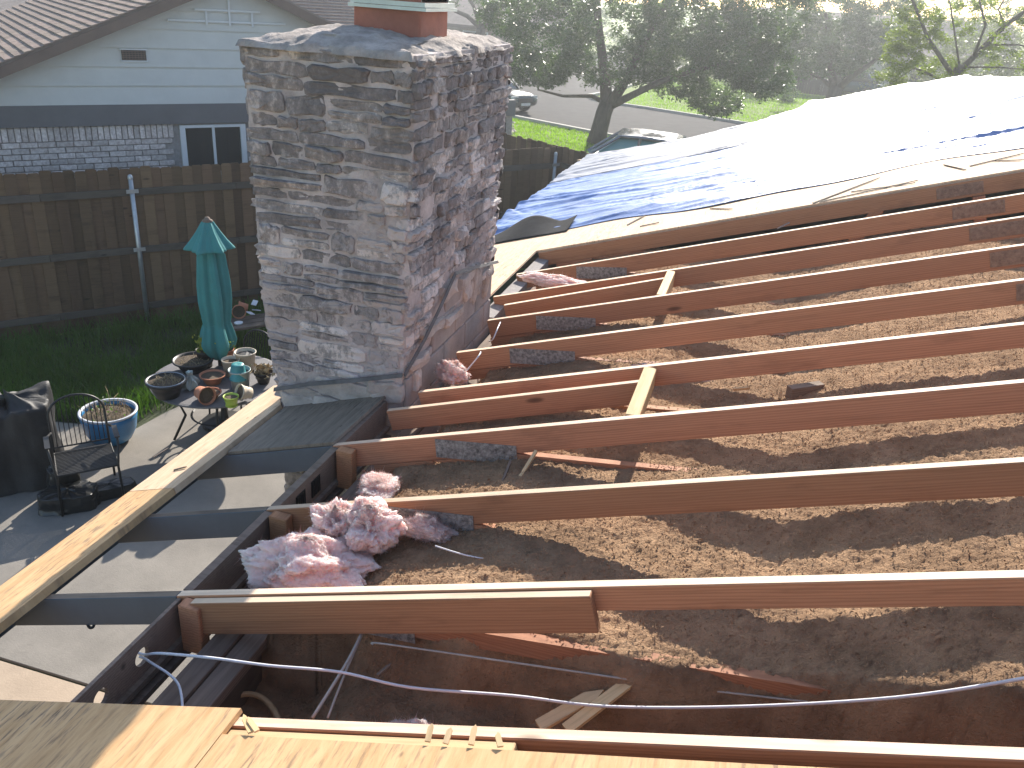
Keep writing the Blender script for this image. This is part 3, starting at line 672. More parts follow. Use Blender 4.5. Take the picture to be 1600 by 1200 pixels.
# mortar-smeared foot stones below the flashing (front)
for u0, u1, v0, v1, d in ((.02, .30, .075, .19, .03), (.0, .36, .17, .235, .022), (.30, .80, .11, .225, .045), (.34, .86, .215, .33, .03), (.76, 1.03, .245, .385, .038)):
    V, F, c = stone_mesh('front', u0, u1, v0, v1, d, 1.3); me = bpy.data.meshes.new('foot_stone'); me.from_pydata([tuple(p) for p in V], [], F); me.update(); bm_flip(me)
    link('foot_stone', me, 'mortar_pale', ch, c-CH0, False)
# concrete blocks bared on the right face
for r_ in range(5):
    v0 = .02+r_*.19
    for q in range(5):
        y0 = 2.42+q*.385+(-.19 if r_ % 2 else 0); y1 = min(y0+.375, 3.915); y0 = max(y0, 2.415)
        if y1-y0 < .06: continue
        top = min(v0+.18, min(DIAG(y0), DIAG(y1), DIAG((y0+y1)/2))-.01)
        if top-v0 < .05: continue
        mb = MB(); x = XR(.5); mb.box((-.02, 0, 0), (.022, y1-y0, top-v0)); o = mb.build('concrete_block', 'block_concrete', ch, Vector((x, y0, v0))-CH0); bevel_mesh(o.data, .006)
for (y0, y1, v0, v1) in ((2.45, 2.72, .40, .47), (2.62, 2.95, .53, .62), (2.9, 3.12, .66, .80), (2.95, 3.3, .50, .56), (3.2, 3.5, .68, .76), (3.45, 3.6, .50, .72), (3.3, 3.42, .58, .70), (3.62, 3.86, .60, .66), (2.5, 2.62, .28, .40), (3.70, 3.80, .46, .62)):
    V, F, c = stone_mesh('right', (y0-2.4)/1.52, (y1-2.4)/1.52, v0, v1, .045, 1.8); me = bpy.data.meshes.new('mortar_smear'); me.from_pydata([tuple(p) for p in V], [], F); me.update(); bm_flip(me)
    link('mortar_smear', me, 'mortar_pale', ch, c-CH0, False)
# flashing strips
fl_pts = [(XL(.2)-.012, 2.36, .205), (.45, 2.352, .29), (.72, 2.352, .365), (1.0, 2.36, .445)]
mb = MB()
def strip(mb, pts, h, nrm):
    nrm = Vector(nrm)*.004; V = []
    for p in pts: p = Vector(p); V += [p, p+Vector((0, 0, h)), p+nrm+Vector((0, 0, h*.9)), p+nrm*3-Vector((0, 0, .008))]
    F = []
    for i in range(len(pts)-1):
        for k in range(4): F.append((4*i+k, 4*i+4+k, 4*i+4+(k+1) % 4, 4*i+(k+1) % 4))
    mb.add(V, F)
strip(mb, fl_pts, .014, (0, -1, 0)); strip(mb, [(1.0, 2.37, .44), (1.025, 2.6, .575), (1.03, 2.85, .71), (1.03, 3.05, .825), (1.03, 3.5, .745), (1.03, 3.93, .66)], .012, (1, 0, 0))
mb.v = [tuple(Vector(p)-CH0) for p in mb.v]; mb.build('flashing', 'flashing_lead', ch)
# crown
nu, nv = 70, 100; us = np.linspace(0, 1, nu); vs = np.linspace(0, 1, nv); U, Vv = np.meshgrid(us, vs)
x0, x1, y0, y1 = XL(2.06)-.03, XR(2.06)+.025, 2.345, 3.95
Xc = x0+(x1-x0)*U; Yc = y0+(y1-y0)*Vv
ed = np.minimum(np.minimum(U, 1-U)*(x1-x0), np.minimum(Vv, 1-Vv)*(y1-y0)); k = np.clip(ed/.13, 0, 1)
Zc = 2.050+.030*k+.055*np.clip(ed/.4, 0, 1)+.016*fbm(Xc*6, Yc*6, 0, 3, 61, .5)+.007*np.abs(fbm(Xc*24, Yc*24, 0, 3, 66))
Zc[ed < 1e-6] = 2.035
Xc = Xc+.03*fbm(Xc*9, Yc*9, 3, 3, 71)*(k < 1); Yc = Yc+.03*fbm(Xc*9, Yc*9, 7, 3, 74)*(k < 1)
idx = np.arange(nu*nv).reshape(nv, nu); F = np.stack([idx[:-1, :-1], idx[:-1, 1:], idx[1:, 1:], idx[1:, :-1]], -1).reshape(-1, 4)
link('crown', fast_mesh('crown', np.stack([Xc, Yc, Zc], -1).reshape(-1, 3)-np.array(CH0), F), 'crown_mortar', ch, smooth=False)
a = on_y(552, 32, 2.85); b = on_y(657, 34, 2.85); mb = MB(); mb.box((a.x, 2.85, 2.1), (b.x, 3.25, 2.36)); o = mb.build('flue_tile', 'flue_clay', ch, -CH0); bevel_mesh(o.data, .012, 2)
zc = on_y(610, 10, 2.83).z; mb = MB()
mb.box((a.x-.015, 2.82, zc-.012), (b.x+.04, 3.28, zc+.004)); mb.box((a.x-.005, 2.83, zc+.006), (b.x+.03, 3.27, zc+.028)); mb.box((a.x+.02, 2.86, zc+.03), (b.x+.0, 3.24, zc+.16)); mb.box((a.x-.05, 2.8, zc+.162), (b.x+.06, 3.3, zc+.175))
mb.build('flue_cap', 'zinc', ch, -CH0)

# ================================================================== wires, laths, scraps
def wire(name, pts, r, mat, label, cat='wire', group=None):
    P = [Vector(p) for p in pts]; out = []
    for i in range(len(P)-1):
        p0, p1, p2, p3 = P[max(i-1, 0)], P[i], P[i+1], P[min(i+2, len(P)-1)]
        for s in range(6):
            t = s/6; out.append(.5*((2*p1)+(p2-p0)*t+(2*p0-5*p1+4*p2-p3)*t*t+(3*p1-p0-3*p2+p3)*t**3))
    out.append(P[-1]); return tag(MB().tube(out, r, 6).build(name, mat, None, None, True), label, cat, group)
h = Vector((.908, .34, .21))
wire('cable', [h+Vector((-.04, 0, 0)), h]+[on_z(x, y, z) for x, y, z in ((252, 1021, .26), (330, 1028, .33), (420, 1040, .36), (530, 1050, .38), (640, 1074, .38), (800, 1087, .40), (950, 1104, .44), (1160, 1104, .55), (1400, 1090, .74), (1600, 1060, .92), (1750, 1030, 1.05))], .0047, 'cable_white', 'long white cable crossing the near rafter bay from the vent hole', 'cable')
wire('cable', [h+Vector((-.02, -.004, -.012)), h+Vector((.004, -.006, -.012))]+[on_z(x, y, .2) for x, y in ((240, 1038), (262, 1052), (278, 1068), (284, 1090), (285, 1112))], .0045, 'cable_white', 'short white cable end hanging from the vent hole over the plates', 'cable')
wire('wire', [on_z(x, y, z) for x, y, z in ((583, 1007, .36), (600, 1006, .37), (800, 1035, .43), (1000, 1064, .47), (1160, 1085, .50), (1600, 1135, .62))], .0035, 'wire_grey', 'thin straight grey wire above the near shaded bay')
wire('wire', [on_z(x, y, .45) for x, y in ((680, 853), (730, 868), (800, 880), (870, 890), (950, 899))], .003, 'cable_white', 'thin pale wire curving behind the nearest rafter by the pink insulation')
wire('wire', [on_z(x, y, z) for x, y, z in ((573, 972, .36), (545, 1030, .34), (488, 1122, .30))], .0055, 'wire_grey', 'left of two taut grey strings leaning across the near bay', 'string', 'taut strings in the near bay')
wire('wire', [on_z(x, y, z) for x, y, z in ((569, 985, .34), (540, 1050, .31), (512, 1122, .28))], .004, 'wire_grey', 'right of two taut grey strings leaning across the near bay', 'string', 'taut strings in the near bay')
wire('wire', [on_roof(782, 503, -.02), on_roof(778, 512, .0), on_roof(770, 530, -.05), on_roof(764, 533, -.08)], .0045, 'cable_white', 'short bent white wire sticking up beside the chimney blocks, farther one')
wire('wire', [on_roof(752, 548, -.02), on_roof(748, 556, .0), on_roof(735, 572, -.05), on_roof(718, 592, -.1)], .0045, 'cable_white', 'short bent white wire sticking up beside the chimney blocks, nearer one')
wire('cable_loop', [on_z(x, y, .0) for x, y in ((330, 1135), (350, 1100), (380, 1085), (405, 1088), (425, 1105), (440, 1135))], .011, 'pale_wood', 'tan curved strap arching in the dark cavity by the plates', 'strap')
wire('wire', [on_roof(x, y, -.10) for x, y in ((1215, 357), (1260, 336), (1300, 325), (1335, 322))], .006, 'wire_grey', 'looped grey cable under the far deck edge')
wire('ring_hook', [on_roof(140, 968, -.12), on_roof(137, 975, -.13), on_roof(141, 981, -.14), on_roof(146, 979, -.14), on_roof(147, 972, -.13)], .006, 'iron', 'small dark hook hanging from the nearest rafter tail', 'hook')
def lath(a, b, wd, mat, label, th=.012): return tag(splinter('wood_scrap', a, b, wd, mat, None, th), label, 'wood scrap', 'wood scraps in the attic')
lath(on_z(842, 1137, .36), on_z(945, 1082, .42), .055, 'pale_wood', 'split pale board piece leaning in the near bay, left one')
lath(on_z(885, 1142, .37), on_z(1003, 1057, .46), .05, 'pale_wood', 'long split pale board piece with pointed tip in the near bay')
lath(on_z(838, 706, .48), on_z(805, 758, .40), .018, 'pale_wood', 'thin pale stick standing before the third truss plate')
lath(on_z(798, 722, .44), on_z(783, 757, .40), .014, 'grey_wood', 'thin grey stick standing beside the pale one')
lath(on_z(1332, 822, .62), on_z(1368, 796, .64), .028, 'pale_wood', 'torn wood chip on the shaded insulation right of centre')
lath(on_z(1560, 708, .74), on_z(1534, 690, .76), .05, 'pale_wood', 'bright broken board stub near the right edge of the picture')
lath(on_z(1146, 610, .56), on_z(1172, 608, .57), .02, 'pale_wood', 'small pale chip lying in the shaded middle bay')
lath(on_z(1218, 624, .57), on_z(1222, 612, .60), .02, 'pale_wood', 'upright pale chip stuck in the shaded middle bay')
lath(on_z(865, 986, .44), on_z(700, 972, .40), .05, 'rafter_wood', 'curled brown paper strip under the doubled rafter')
lath(on_z(590, 1058, .33), on_z(612, 1040, .34), .012, 'grey_wood', 'small grey stick behind the white cable')
# ================================================================== far deck, tarps, felt
far_edge = [(-.1, 12.2), (.9, 11.9), (1.8, 11.6), (2.6, 12.1), (3.2, 12.9), (4.44, 12.9), (5.14, 12.5), (5.6, 10.7), (5.74, 9.5)]
fd = roof_slab('roof_deck', [(-.02, 3.96), (.90, 3.96), (.90, 5.56), (5.74, 5.56)]+[(x-.05, y-.12) for x, y in far_edge[::-1]]+[(-.02, 11.9)], .015, 'plywood_pale', .003)
single(fd, 'pale bare deck behind the chimney, running under the tarps', 'plywood deck')
FE = lambda x: lerp(x, far_edge)
def tarp_sheet(name, xa, xb, n_of, f_of, nx, ny, lift, mat, label, wr=1., seed=0, peak=False):
    s = np.linspace(0, 1, nx); t = np.linspace(0, 1, ny); S_, T_ = np.meshgrid(s, t)
    Xv = xa+(xb-xa)*S_; N0 = np.array([n_of(xa+(xb-xa)*q) for q in s]); F0 = np.array([f_of(xa+(xb-xa)*q) for q in s])
    Yv = N0[None]+(F0-N0)[None]*T_
    # long creases run up the slope; finer crumple between
    yy = Yv+.10*fbm(Xv*.9, Yv*.7, 0, 3, seed+2); cr = 1-np.abs(fbm(yy*1.5, Xv*.22, 0, 2, seed+4)); cr2 = 1-np.abs(fbm(yy*3.7, Xv*.5+9, 0, 2, seed+6)); cr3 = 1-np.abs(fbm(yy*9, Xv*1.1+4, 0, 2, seed+7))
    Z = .004+.040*wr*np.clip(cr, 0, 1)**6+.019*wr*np.clip(cr2, 0, 1)**5+.009*wr*np.clip(cr3, 0, 1)**4+.003*wr*fbm(Xv*5, Yv*5, 0, 3, seed+8)
    # fan of wrinkles gathered at the eave edge
    w_ = np.clip(1-(Xv-xa)/1.1, 0, 1); Z += .022*wr*w_*np.abs(fbm((Yv+Xv*.9)*4.2, Xv*.6, 0, 3, seed+12))
    Z *= np.clip(T_/.03, .25, 1)
    if peak: Z += .20*np.exp(-(((Xv-3.18)/.12)**2+((Yv-13.25)/.22)**2))+.06*np.exp(-(((Xv-3.2)/.5)**2+((Yv-13.3)/.4)**2))
    dr = np.clip(-Xv/.09, 0, 1); Zr = Xv*TAN+lift+Z-.28*dr**2
    idx = np.arange(nx*ny).reshape(ny, nx); F = np.stack([idx[:-1, :-1], idx[:-1, 1:], idx[1:, 1:], idx[1:, :-1]], -1).reshape(-1, 4)
    o = link(name, fast_mesh(name, np.stack([Xv, Yv, Zr], -1).reshape(-1, 3), F), mat, smooth=True)
    md = o.modifiers.new('thickness', 'SOLIDIFY'); md.thickness = .003; md.offset = 1
    return tag(o, label, 'tarp', 'tarps over the far roof')
ne = lambda x: 6.14+.12*math.sin(x*1.9)+.05*math.sin(x*5.1)+(.18 if x > 2.2 else .18*x/2.2)
tarp_sheet('roof_tarp', -.09, 5.73, lambda x: max(ne(x), 6.35 if x < .35 else 0), lambda x: min(9.95, FE(x)-.05), 300, 190, .020, 'tarp_blue', 'wrinkled blue tarp nailed over the far roof slope', 1., 0)
tarp_sheet('roof_tarp', -.10, 5.72, lambda x: 9.72+.05*math.sin(x*3.1), FE, 300, 170, .036, 'tarp_white', 'pale white tarp covering the far end of the roof', .7, 40, True)
# curled roofing felt by the eave
nx, ny = 40, 16; s, t = np.meshgrid(np.linspace(0, 1, nx), np.linspace(0, 1, ny))
Xf = .16+.86*s; Yf = 6.18+.45*t+.35*s*0; Zf = Xf*TAN+.03+.13*np.sin(np.pi*np.clip(s*1.05, 0, 1))**2*t+.06*np.maximum(0, s-.8)*5*t
idx = np.arange(nx*ny).reshape(ny, nx); F = np.stack([idx[:-1, :-1], idx[:-1, 1:], idx[1:, 1:], idx[1:, :-1]], -1).reshape(-1, 4)
o = link('roofing_felt', fast_mesh('roofing_felt', np.stack([Xf, Yf, Zf], -1).reshape(-1, 3), F), 'felt_black', smooth=True); o.modifiers.new('thickness', 'SOLIDIFY').thickness = .004
tag(o, 'curled flap of black roofing felt at the corner of the blue tarp', 'roofing felt')
for i, (px, py, qx, qy) in enumerate(((1270, 318, 1375, 278), (1280, 316, 1435, 282), (1330, 300, 1430, 286), (1475, 258, 1510, 266), (1515, 260, 1600, 240), (1555, 252, 1600, 250), (1020, 328, 1075, 320), (1110, 326, 1145, 327), (980, 352, 1010, 336), (1000, 354, 1030, 348))):
    splinter('lath_strip', on_roof(px, py, .022), on_roof(qx, qy, .024), .018, 'wood_dark', fd, .006)
o = splinter('rag', on_roof(1128, 309, .03), on_roof(1136, 306, .04), .05, 'red_rag', None, .02); tag(o, 'tiny red scrap on the deck at the blue tarp edge', 'scrap')
tag(splinter('wood_scrap', on_roof(240, 715, .04), on_roof(265, 700, .042), .012, 'wood_dark', None, .005), 'dark twig on the sunny eave plank, farther one', 'twig', 'twigs on the eave plank')
tag(splinter('wood_scrap', on_roof(272, 735, .04), on_roof(292, 730, .042), .012, 'wood_dark', None, .005), 'dark twig on the sunny eave plank, nearer one', 'twig', 'twigs on the eave plank')

# ================================================================== fences
def fence(A, D, L, n_side, height, posts, label, ground=G, t0=0.):
    """pickets on the far side of the rails seen from the yard; n_side = unit normal towards the viewer"""
    A, D, Nn = Vector((*A, 0)), Vector((*D, 0)), Vector((*n_side, 0)); base = A.copy(); base.z = ground
    f = empty('wooden_fence', base); tag(f, label, 'fence', 'wooden privacy fences')
    wdt = .138; pk = []
    for v in range(6):
        hh = height+random.uniform(-.02, .02); mb = MB(); c = .020; w2 = wdt/2-.001
        P = [(-w2, 0), (w2, 0), (w2, hh-c), (w2-c, hh), (-w2+c, hh), (-w2, hh-c)]
        mb.add([(x, -.008, z) for x, z in P]+[(x, .008, z) for x, z in P], [tuple(range(6)), tuple(range(6, 12))[::-1]]+[(i, i+6, (i+1) % 6+6, (i+1) % 6) for i in range(6)])
        me = mb.mesh('picket'); bm_flip(me); me.materials.append(M['fence_wood']); pk.append(me)
    t = 0.; rz = math.atan2(D.y, D.x)
    while t < L:
        o = link('picket', random.choice(pk), None, f, D*t+Vector((0, 0, .02))+Nn*(.006 if len(f.children) % 2 else -.011)); o.rotation_euler = (random.uniform(-.003, .003), random.uniform(-.0015, .0015), rz+random.uniform(-.015, .015)); t += wdt-.007+random.uniform(-.003, .003)
    for z in (height-.25, height-1.03, .30):
        q = 0.
        while q < L:
            e = min(q+2.44, L); o = beam('rail', base+D*q+Nn*.032+Vector((0, 0, z)), base+D*(e-.004)+Nn*.032+Vector((0, 0, z)), .036, .088, 'rail_wood', f); q = e
    for p in posts:
        b = base+D*p+Nn*.085; mb = MB(); mb.tube([(0, 0, 0), (0, 0, height-.10)], .030, 12); mb.lathe([(.034, height-.11), (.034, height-.085), (.026, height-.06), (.004, height-.05)], 12)
        po = mb.build('post', 'steel_post', f, b-base, True)
        for z in (height-.29, height-1.07): MB().box((-.075, -.036, z-.0), (.075, -.0335, z+.05)).build('bracket', 'steel_post', po).rotation_euler = (0, 0, rz)
    return f
fence(fa(-4.5, 0), FD, 13.0, -FN, 2.13, [4.5-2.4+.03, 4.5+1.45, 4.5+3.9, 4.5+6.2, 12.85], 'long wooden fence with steel posts between the yard and the neighbour')
cx, cy = fa(8.55); RD = np.array((.864, -.503)); RN = np.array((-.503, -.864))
fence((cx-RD[0]*2.4, cy-RD[1]*2.4), RD, 3.6, RN, 2.13, [], 'short return fence at the far corner beyond the chimney')

# ================================================================== neighbour's house
WO = 2.2                                                    # wall set back behind the fence
nb = empty('neighbour_house', (*fa(0, WO), G)); tag(nb, 'neighbour house with white siding gable, grey band and whitewashed brick', 'house')
nb.rotation_euler = (0, 0, math.atan2(FD[1], FD[0]))         # local x along the wall, local y away from us
zz = lambda z: z-G
def nbox(name, a, b, mat, par=None, bev=0.):
    mb = MB().box((a[0], a[1], zz(a[2])), (b[0], b[1], zz(b[2]))); o = mb.build(name, mat, par or nb)
    if bev: bevel_mesh(o.data, bev)
    return o
TW0, TW1 = -6.5, 9.0; APX, APZ, SL = 3.55, 2.087, .415
wall_t = lambda z: (APZ+.143-z)/SL
nbox('wall', (TW0, .05, G), (TW1, .30, .14), 'brick_mortar')
# lap siding boards, cut to the gable
zs_ = .44
while zs_ < APZ+.06:
    z0, z1 = zs_, min(zs_+.265, APZ+.13); a, b = wall_t(z0), wall_t(z1); mb = MB()
    P = [(APX-a, z0), (APX+a, z0), (APX+b, z1), (APX-b, z1)]
    mb.add([(x, -.030 if z == z0 else -.004, zz(z)) for x, z in P]+[(x, .06, zz(z)) for x, z in P], [(0, 1, 2, 3), (7, 6, 5, 4), (0, 4, 5, 1), (1, 5, 6, 2), (2, 6, 7, 3), (3, 7, 4, 0)])
    mb.build('siding_board', 'siding', nb); zs_ += .265
nbox('band_board', (TW0, -.035, .142), (TW1, .05, .438), 'grey_trim')
# brick courses: soldier course under the band, then running bond
BH, BL = .084, .235; WX0, WX1, WZ0, WZ1 = 2.72, 3.68, -.62, .115
me_s = MB().box((-.036, 0, 0), (.036, .03, .2)).mesh('brick'); bevel_mesh(me_s, .006); me_s.materials.append(M['brick_white'])
me_b = [MB().box((-BL/2+.006, 0, 0), (BL/2-.006, .03, BH-.012)).mesh('brick') for _ in range(1)]; bevel_mesh(me_b[0], .006); me_b[0].materials.append(M['brick_white'])
x = -.55
while x < 4.4:
    if not (WX0-.1 < x < WX1+.1): link('brick', me_s, None, nb, (x, .02+random.uniform(-.004, .004), zz(-.07)))
    x += .084
r_ = 0; z = -.07-BH
while z > -1.15:
    x = -.6+(BL/2 if r_ % 2 else 0)
    while x < 4.4:
        if not (WX0-.18 < x < WX1+.18 and z+BH > WZ0-.05): link('brick', me_b[0], None, nb, (x+random.uniform(-.004, .004), .02+random.uniform(-.005, .005), zz(z)))
        x += BL
    z -= BH; r_ += 1
# window
wn = empty('window', (0, 0, 0)); wn.parent = nb
nbox('glass_pane', (WX0+.05, .045, WZ0), (WX0+.475, .048, WZ1-.04), 'window_glass', wn); nbox('glass_pane', (WX0+.5, .040, WZ0), (WX1-.04, .043, WZ1-.04), 'window_glass', wn)
for a_, b_ in (((WX0-.03, 0, WZ0), (WX0+.05, .06, WZ1)), ((WX1-.04, 0, WZ0), (WX1+.04, .06, WZ1)), ((WX0+.05, .0, WZ1-.045), (WX1-.04, .06, WZ1)), ((WX0+.47, .02, WZ0), (WX0+.51, .055, WZ1-.045))): nbox('frame', a_, b_, 'white_frame', wn)
nbox('sill', (WX0-.05, -.03, WZ0-.06), (WX1+.05, .05, WZ0-.002), 'white_frame', wn); nbox('blind', (WX0+.05, .052, -.13), (WX1-.04, .058, WZ1-.05), 'far_wall', wn)
# gable vent with slats
vt = empty('gable_vent', (0, 0, 0)); vt.parent = nb
nbox('backing', (1.96, -.03, 1.06), (2.30, -.026, 1.21), 'black_plastic', vt); nbox('frame', (1.94, -.045, 1.205), (2.32, -.02, 1.225), 'white_frame', vt); nbox('frame', (1.94, -.045, 1.045), (2.32, -.02, 1.062), 'white_frame', vt)
for q in range(5): nbox('slat', (1.96, -.042, 1.068+q*.028), (2.30, -.032, 1.078+q*.028), 'brown_trim', vt)
for q in range(8): nbox('slat', (1.975+q*.042, -.044, 1.064), (1.985+q*.042, -.0425, 1.204), 'brown_trim', vt)
# roof: two slopes from the ridge, rake overhang .35 towards us, shingles built where they read
OV = -.36; DEPTH = 9.; apx = (APX, APZ+.26)
EVX = APX-4.6
def rslope(s, name, mat):
    mb = MB(); x1 = APX+s*4.6; z1 = apx[1]-SL*4.6
    V = [(APX, OV, zz(apx[1])), (APX, DEPTH, zz(apx[1])), (x1, DEPTH, zz(z1)), (x1, OV, zz(z1))]
    mb.add(V+[(a, b, c-.10) for a, b, c in V], [(0, 1, 2, 3), (7, 6, 5, 4), (0, 3, 7, 4), (3, 2, 6, 7), (2, 1, 5, 6), (1, 0, 4, 5)]); o = mb.build(name, mat, nb); bm_flip(o.data); return o
rl = rslope(-1, 'roof', 'shingle_mass'); rslope(1, 'roof', 'shingle_mass')
for s in (-1, 1):
    mb = MB(); P = [(APX, apx[1]-.03), (APX+s*4.6, apx[1]-.03-SL*4.6), (APX+s*4.6, apx[1]-.17-SL*4.6), (APX, apx[1]-.17)]
    mb.add([(x, OV-.03, zz(z)) for x, z in P]+[(x, OV-.004, zz(z)) for x, z in P], [(0, 1, 2, 3), (7, 6, 5, 4), (0, 4, 5, 1), (1, 5, 6, 2), (2, 6, 7, 3), (3, 7, 4, 0)]); o = mb.build('rake_board', 'brown_trim', nb); bm_flip(o.data)
    mb = MB(); P = [(APX, apx[1]-.115), (APX+s*4.6, apx[1]-.115-SL*4.6)]
    mb.add([(P[0][0], OV, zz(P[0][1])), (P[1][0], OV, zz(P[1][1])), (P[1][0], .0, zz(P[1][1])), (P[0][0], .0, zz(P[0][1]))], [(0, 1, 2, 3)]); mb.build('soffit', 'brown_trim', nb)
# apex lattice
for z, x_ in ((1.62, .9), (1.78, .5)): nbox('apex_bar', (APX-x_, -.06, z), (APX+x_, -.03, z+.03), 'white_frame')
for dx in (-.35, .0, .35): nbox('apex_bar', (APX+dx, -.07, 1.58), (APX+dx+.03, -.061, 1.95-abs(dx)*.5), 'white_frame')
# shingle tabs on the slope we see: wedge tabs, butt edge downslope
def tab(x0, y0, y1, dz):
    xa_, xb_ = -.130, .012; za, zb = SL*xa_, SL*xb_
    V = [(xa_, 0, za), (xa_, y1-y0, za), (xb_, y1-y0, zb), (xb_, 0, zb), (xa_, 0, za+.026), (xa_, y1-y0, za+.026), (xb_, y1-y0, zb+.006), (xb_, 0, zb+.006)]
    return V, [(4, 7, 6, 5), (0, 4, 5, 1), (1, 5, 6, 2), (3, 7, 4, 0), (2, 6, 7, 3)]
me_full = MB().add(*tab(0, 0, .296, 0)).mesh('shingle'); bm_flip(me_full); me_full.materials.append(M['shingle'])
mass = MB(); exp_ = .125; cand = []
for r_ in range(33):
    x = APX-r_*exp_; y = OV-.02-(.15 if r_ % 2 else 0)
    while y < OV+6.5: cand.append((r_, x, y)); y += .302
cand.sort(key=lambda c: c[2]*2-c[0]*.0+abs(c[0]-14)*.09)
for n_, (r_, x, y) in enumerate(cand):
    zt = zz(apx[1]-SL*r_*exp_)+.002
    if n_ < 300:
        o = link('shingle', me_full, None, rl, (x, max(y, OV-.02), zt+random.uniform(0, .003)))
        if y < OV-.05: o.scale.y = .5
    else:
        V, F = tab(0, 0, .296, 0); mass.add([(a+x, b+y, c+zt) for a, b, c in V], F)
o = mass.build('shingle_field', 'shingle', rl); bm_flip(o.data); o['kind'] = 'stuff'
# rear wing whose roof faces us
mb = MB(); mb.add([(3.9, 6.0, zz(.9)), (9.2, 6.0, zz(.9)), (9.2, 12.2, zz(3.5)), (3.9, 12.2, zz(3.5))], [(0, 1, 2, 3)]); mb.build('rear_roof', 'shingle_mass', nb)
mb = MB()
for q in range(40): zq = .9+q*.065; mb.box((3.9, 6.0+q*.155, zz(zq)), (9.2, 6.0+q*.155+.16, zz(zq)+.035))
o = mb.build('shingle_course', 'shingle', nb); o['kind'] = 'stuff'
nbox('rear_wall', (4.2, 6.4, G), (9.0, 6.7, .95), 'far_wall')

# ================================================================== houses across the street
def house(c, rz, wx, dy, eave, ridge, wallm, label, wins=(), doorx=None):
    h_ = empty('far_house', (c[0], c[1], G)); h_.rotation_euler = (0, 0, rz); tag(h_, label, 'house', 'houses across the street')
    MB().box((-wx/2, -dy/2, 0), (wx/2, dy/2, eave)).build('wall', wallm, h_)
    mb = MB(); o_ = .5; a, b = wx/2+o_, dy/2+o_; mb.add([(-a, -b, eave-.1), (a, -b, eave-.1), (a, b, eave-.1), (-a, b, eave-.1), (-a, 0, ridge), (a, 0, ridge)], [(0, 1, 5, 4), (2, 3, 4, 5), (0, 4, 3), (1, 2, 5), (3, 2, 1, 0)]); mb.build('roof', 'shingle_mass', h_)
    MB().box((-a, -b-.03, eave-.28), (a, -b, eave-.08)).build('fascia', 'brown_trim', h_)
    for x, ww, z0, z1 in wins:
        w_ = MB().box((x-ww/2-.08, -dy/2-.05, z0-.08), (x+ww/2+.08, -dy/2-.01, z1+.08)).build('window', 'white_frame', h_); MB().box((x-ww/2, -dy/2-.07, z0), (x+ww/2, -dy/2-.055, z1)).build('pane', 'window_glass', w_)
    if doorx is not None: MB().box((doorx-2.4, -dy/2-.05, 0), (doorx+2.4, -dy/2-.01, 2.1)).build('garage_door', 'far_cream', h_)
    return h_
house((-20.5, 58), math.radians(-8), 17, 9, 2.5, 4.4, 'far_wall', 'brown house with pale shingle roof beyond the parked street car', ((5.5, 1.6, .9, 2.0), (2, 1.2, .9, 2.0)), -3)
hg = house((-21.5, 50.5), math.radians(-8), 6.5, 6, 2.5, 4.1, 'far_wall', 'small gabled house front between chimney top and oak tree', ((1, 1.2, .9, 2.),)); hg.rotation_euler.z = math.radians(82)
house((8.5, 66), math.radians(-22), 16, 9, 2.6, 4.6, 'far_cream', 'cream house with a garage behind the second tree', ((-4, 1.6, .9, 2.1), (5, 1.4, .9, 2.1)), 1)
# far board fence beside that house
ff_ = empty('board_fence', (2.2, 56, G)); tag(ff_, 'weathered grey board fence far across the street', 'fence')
for q in range(28):
    o = MB().box((-.075, -.01, 0), (.075, .01, 1.9+random.uniform(-.03, .03))).build('board', 'rail_wood', ff_, (q*.155, -q*.03, 0))

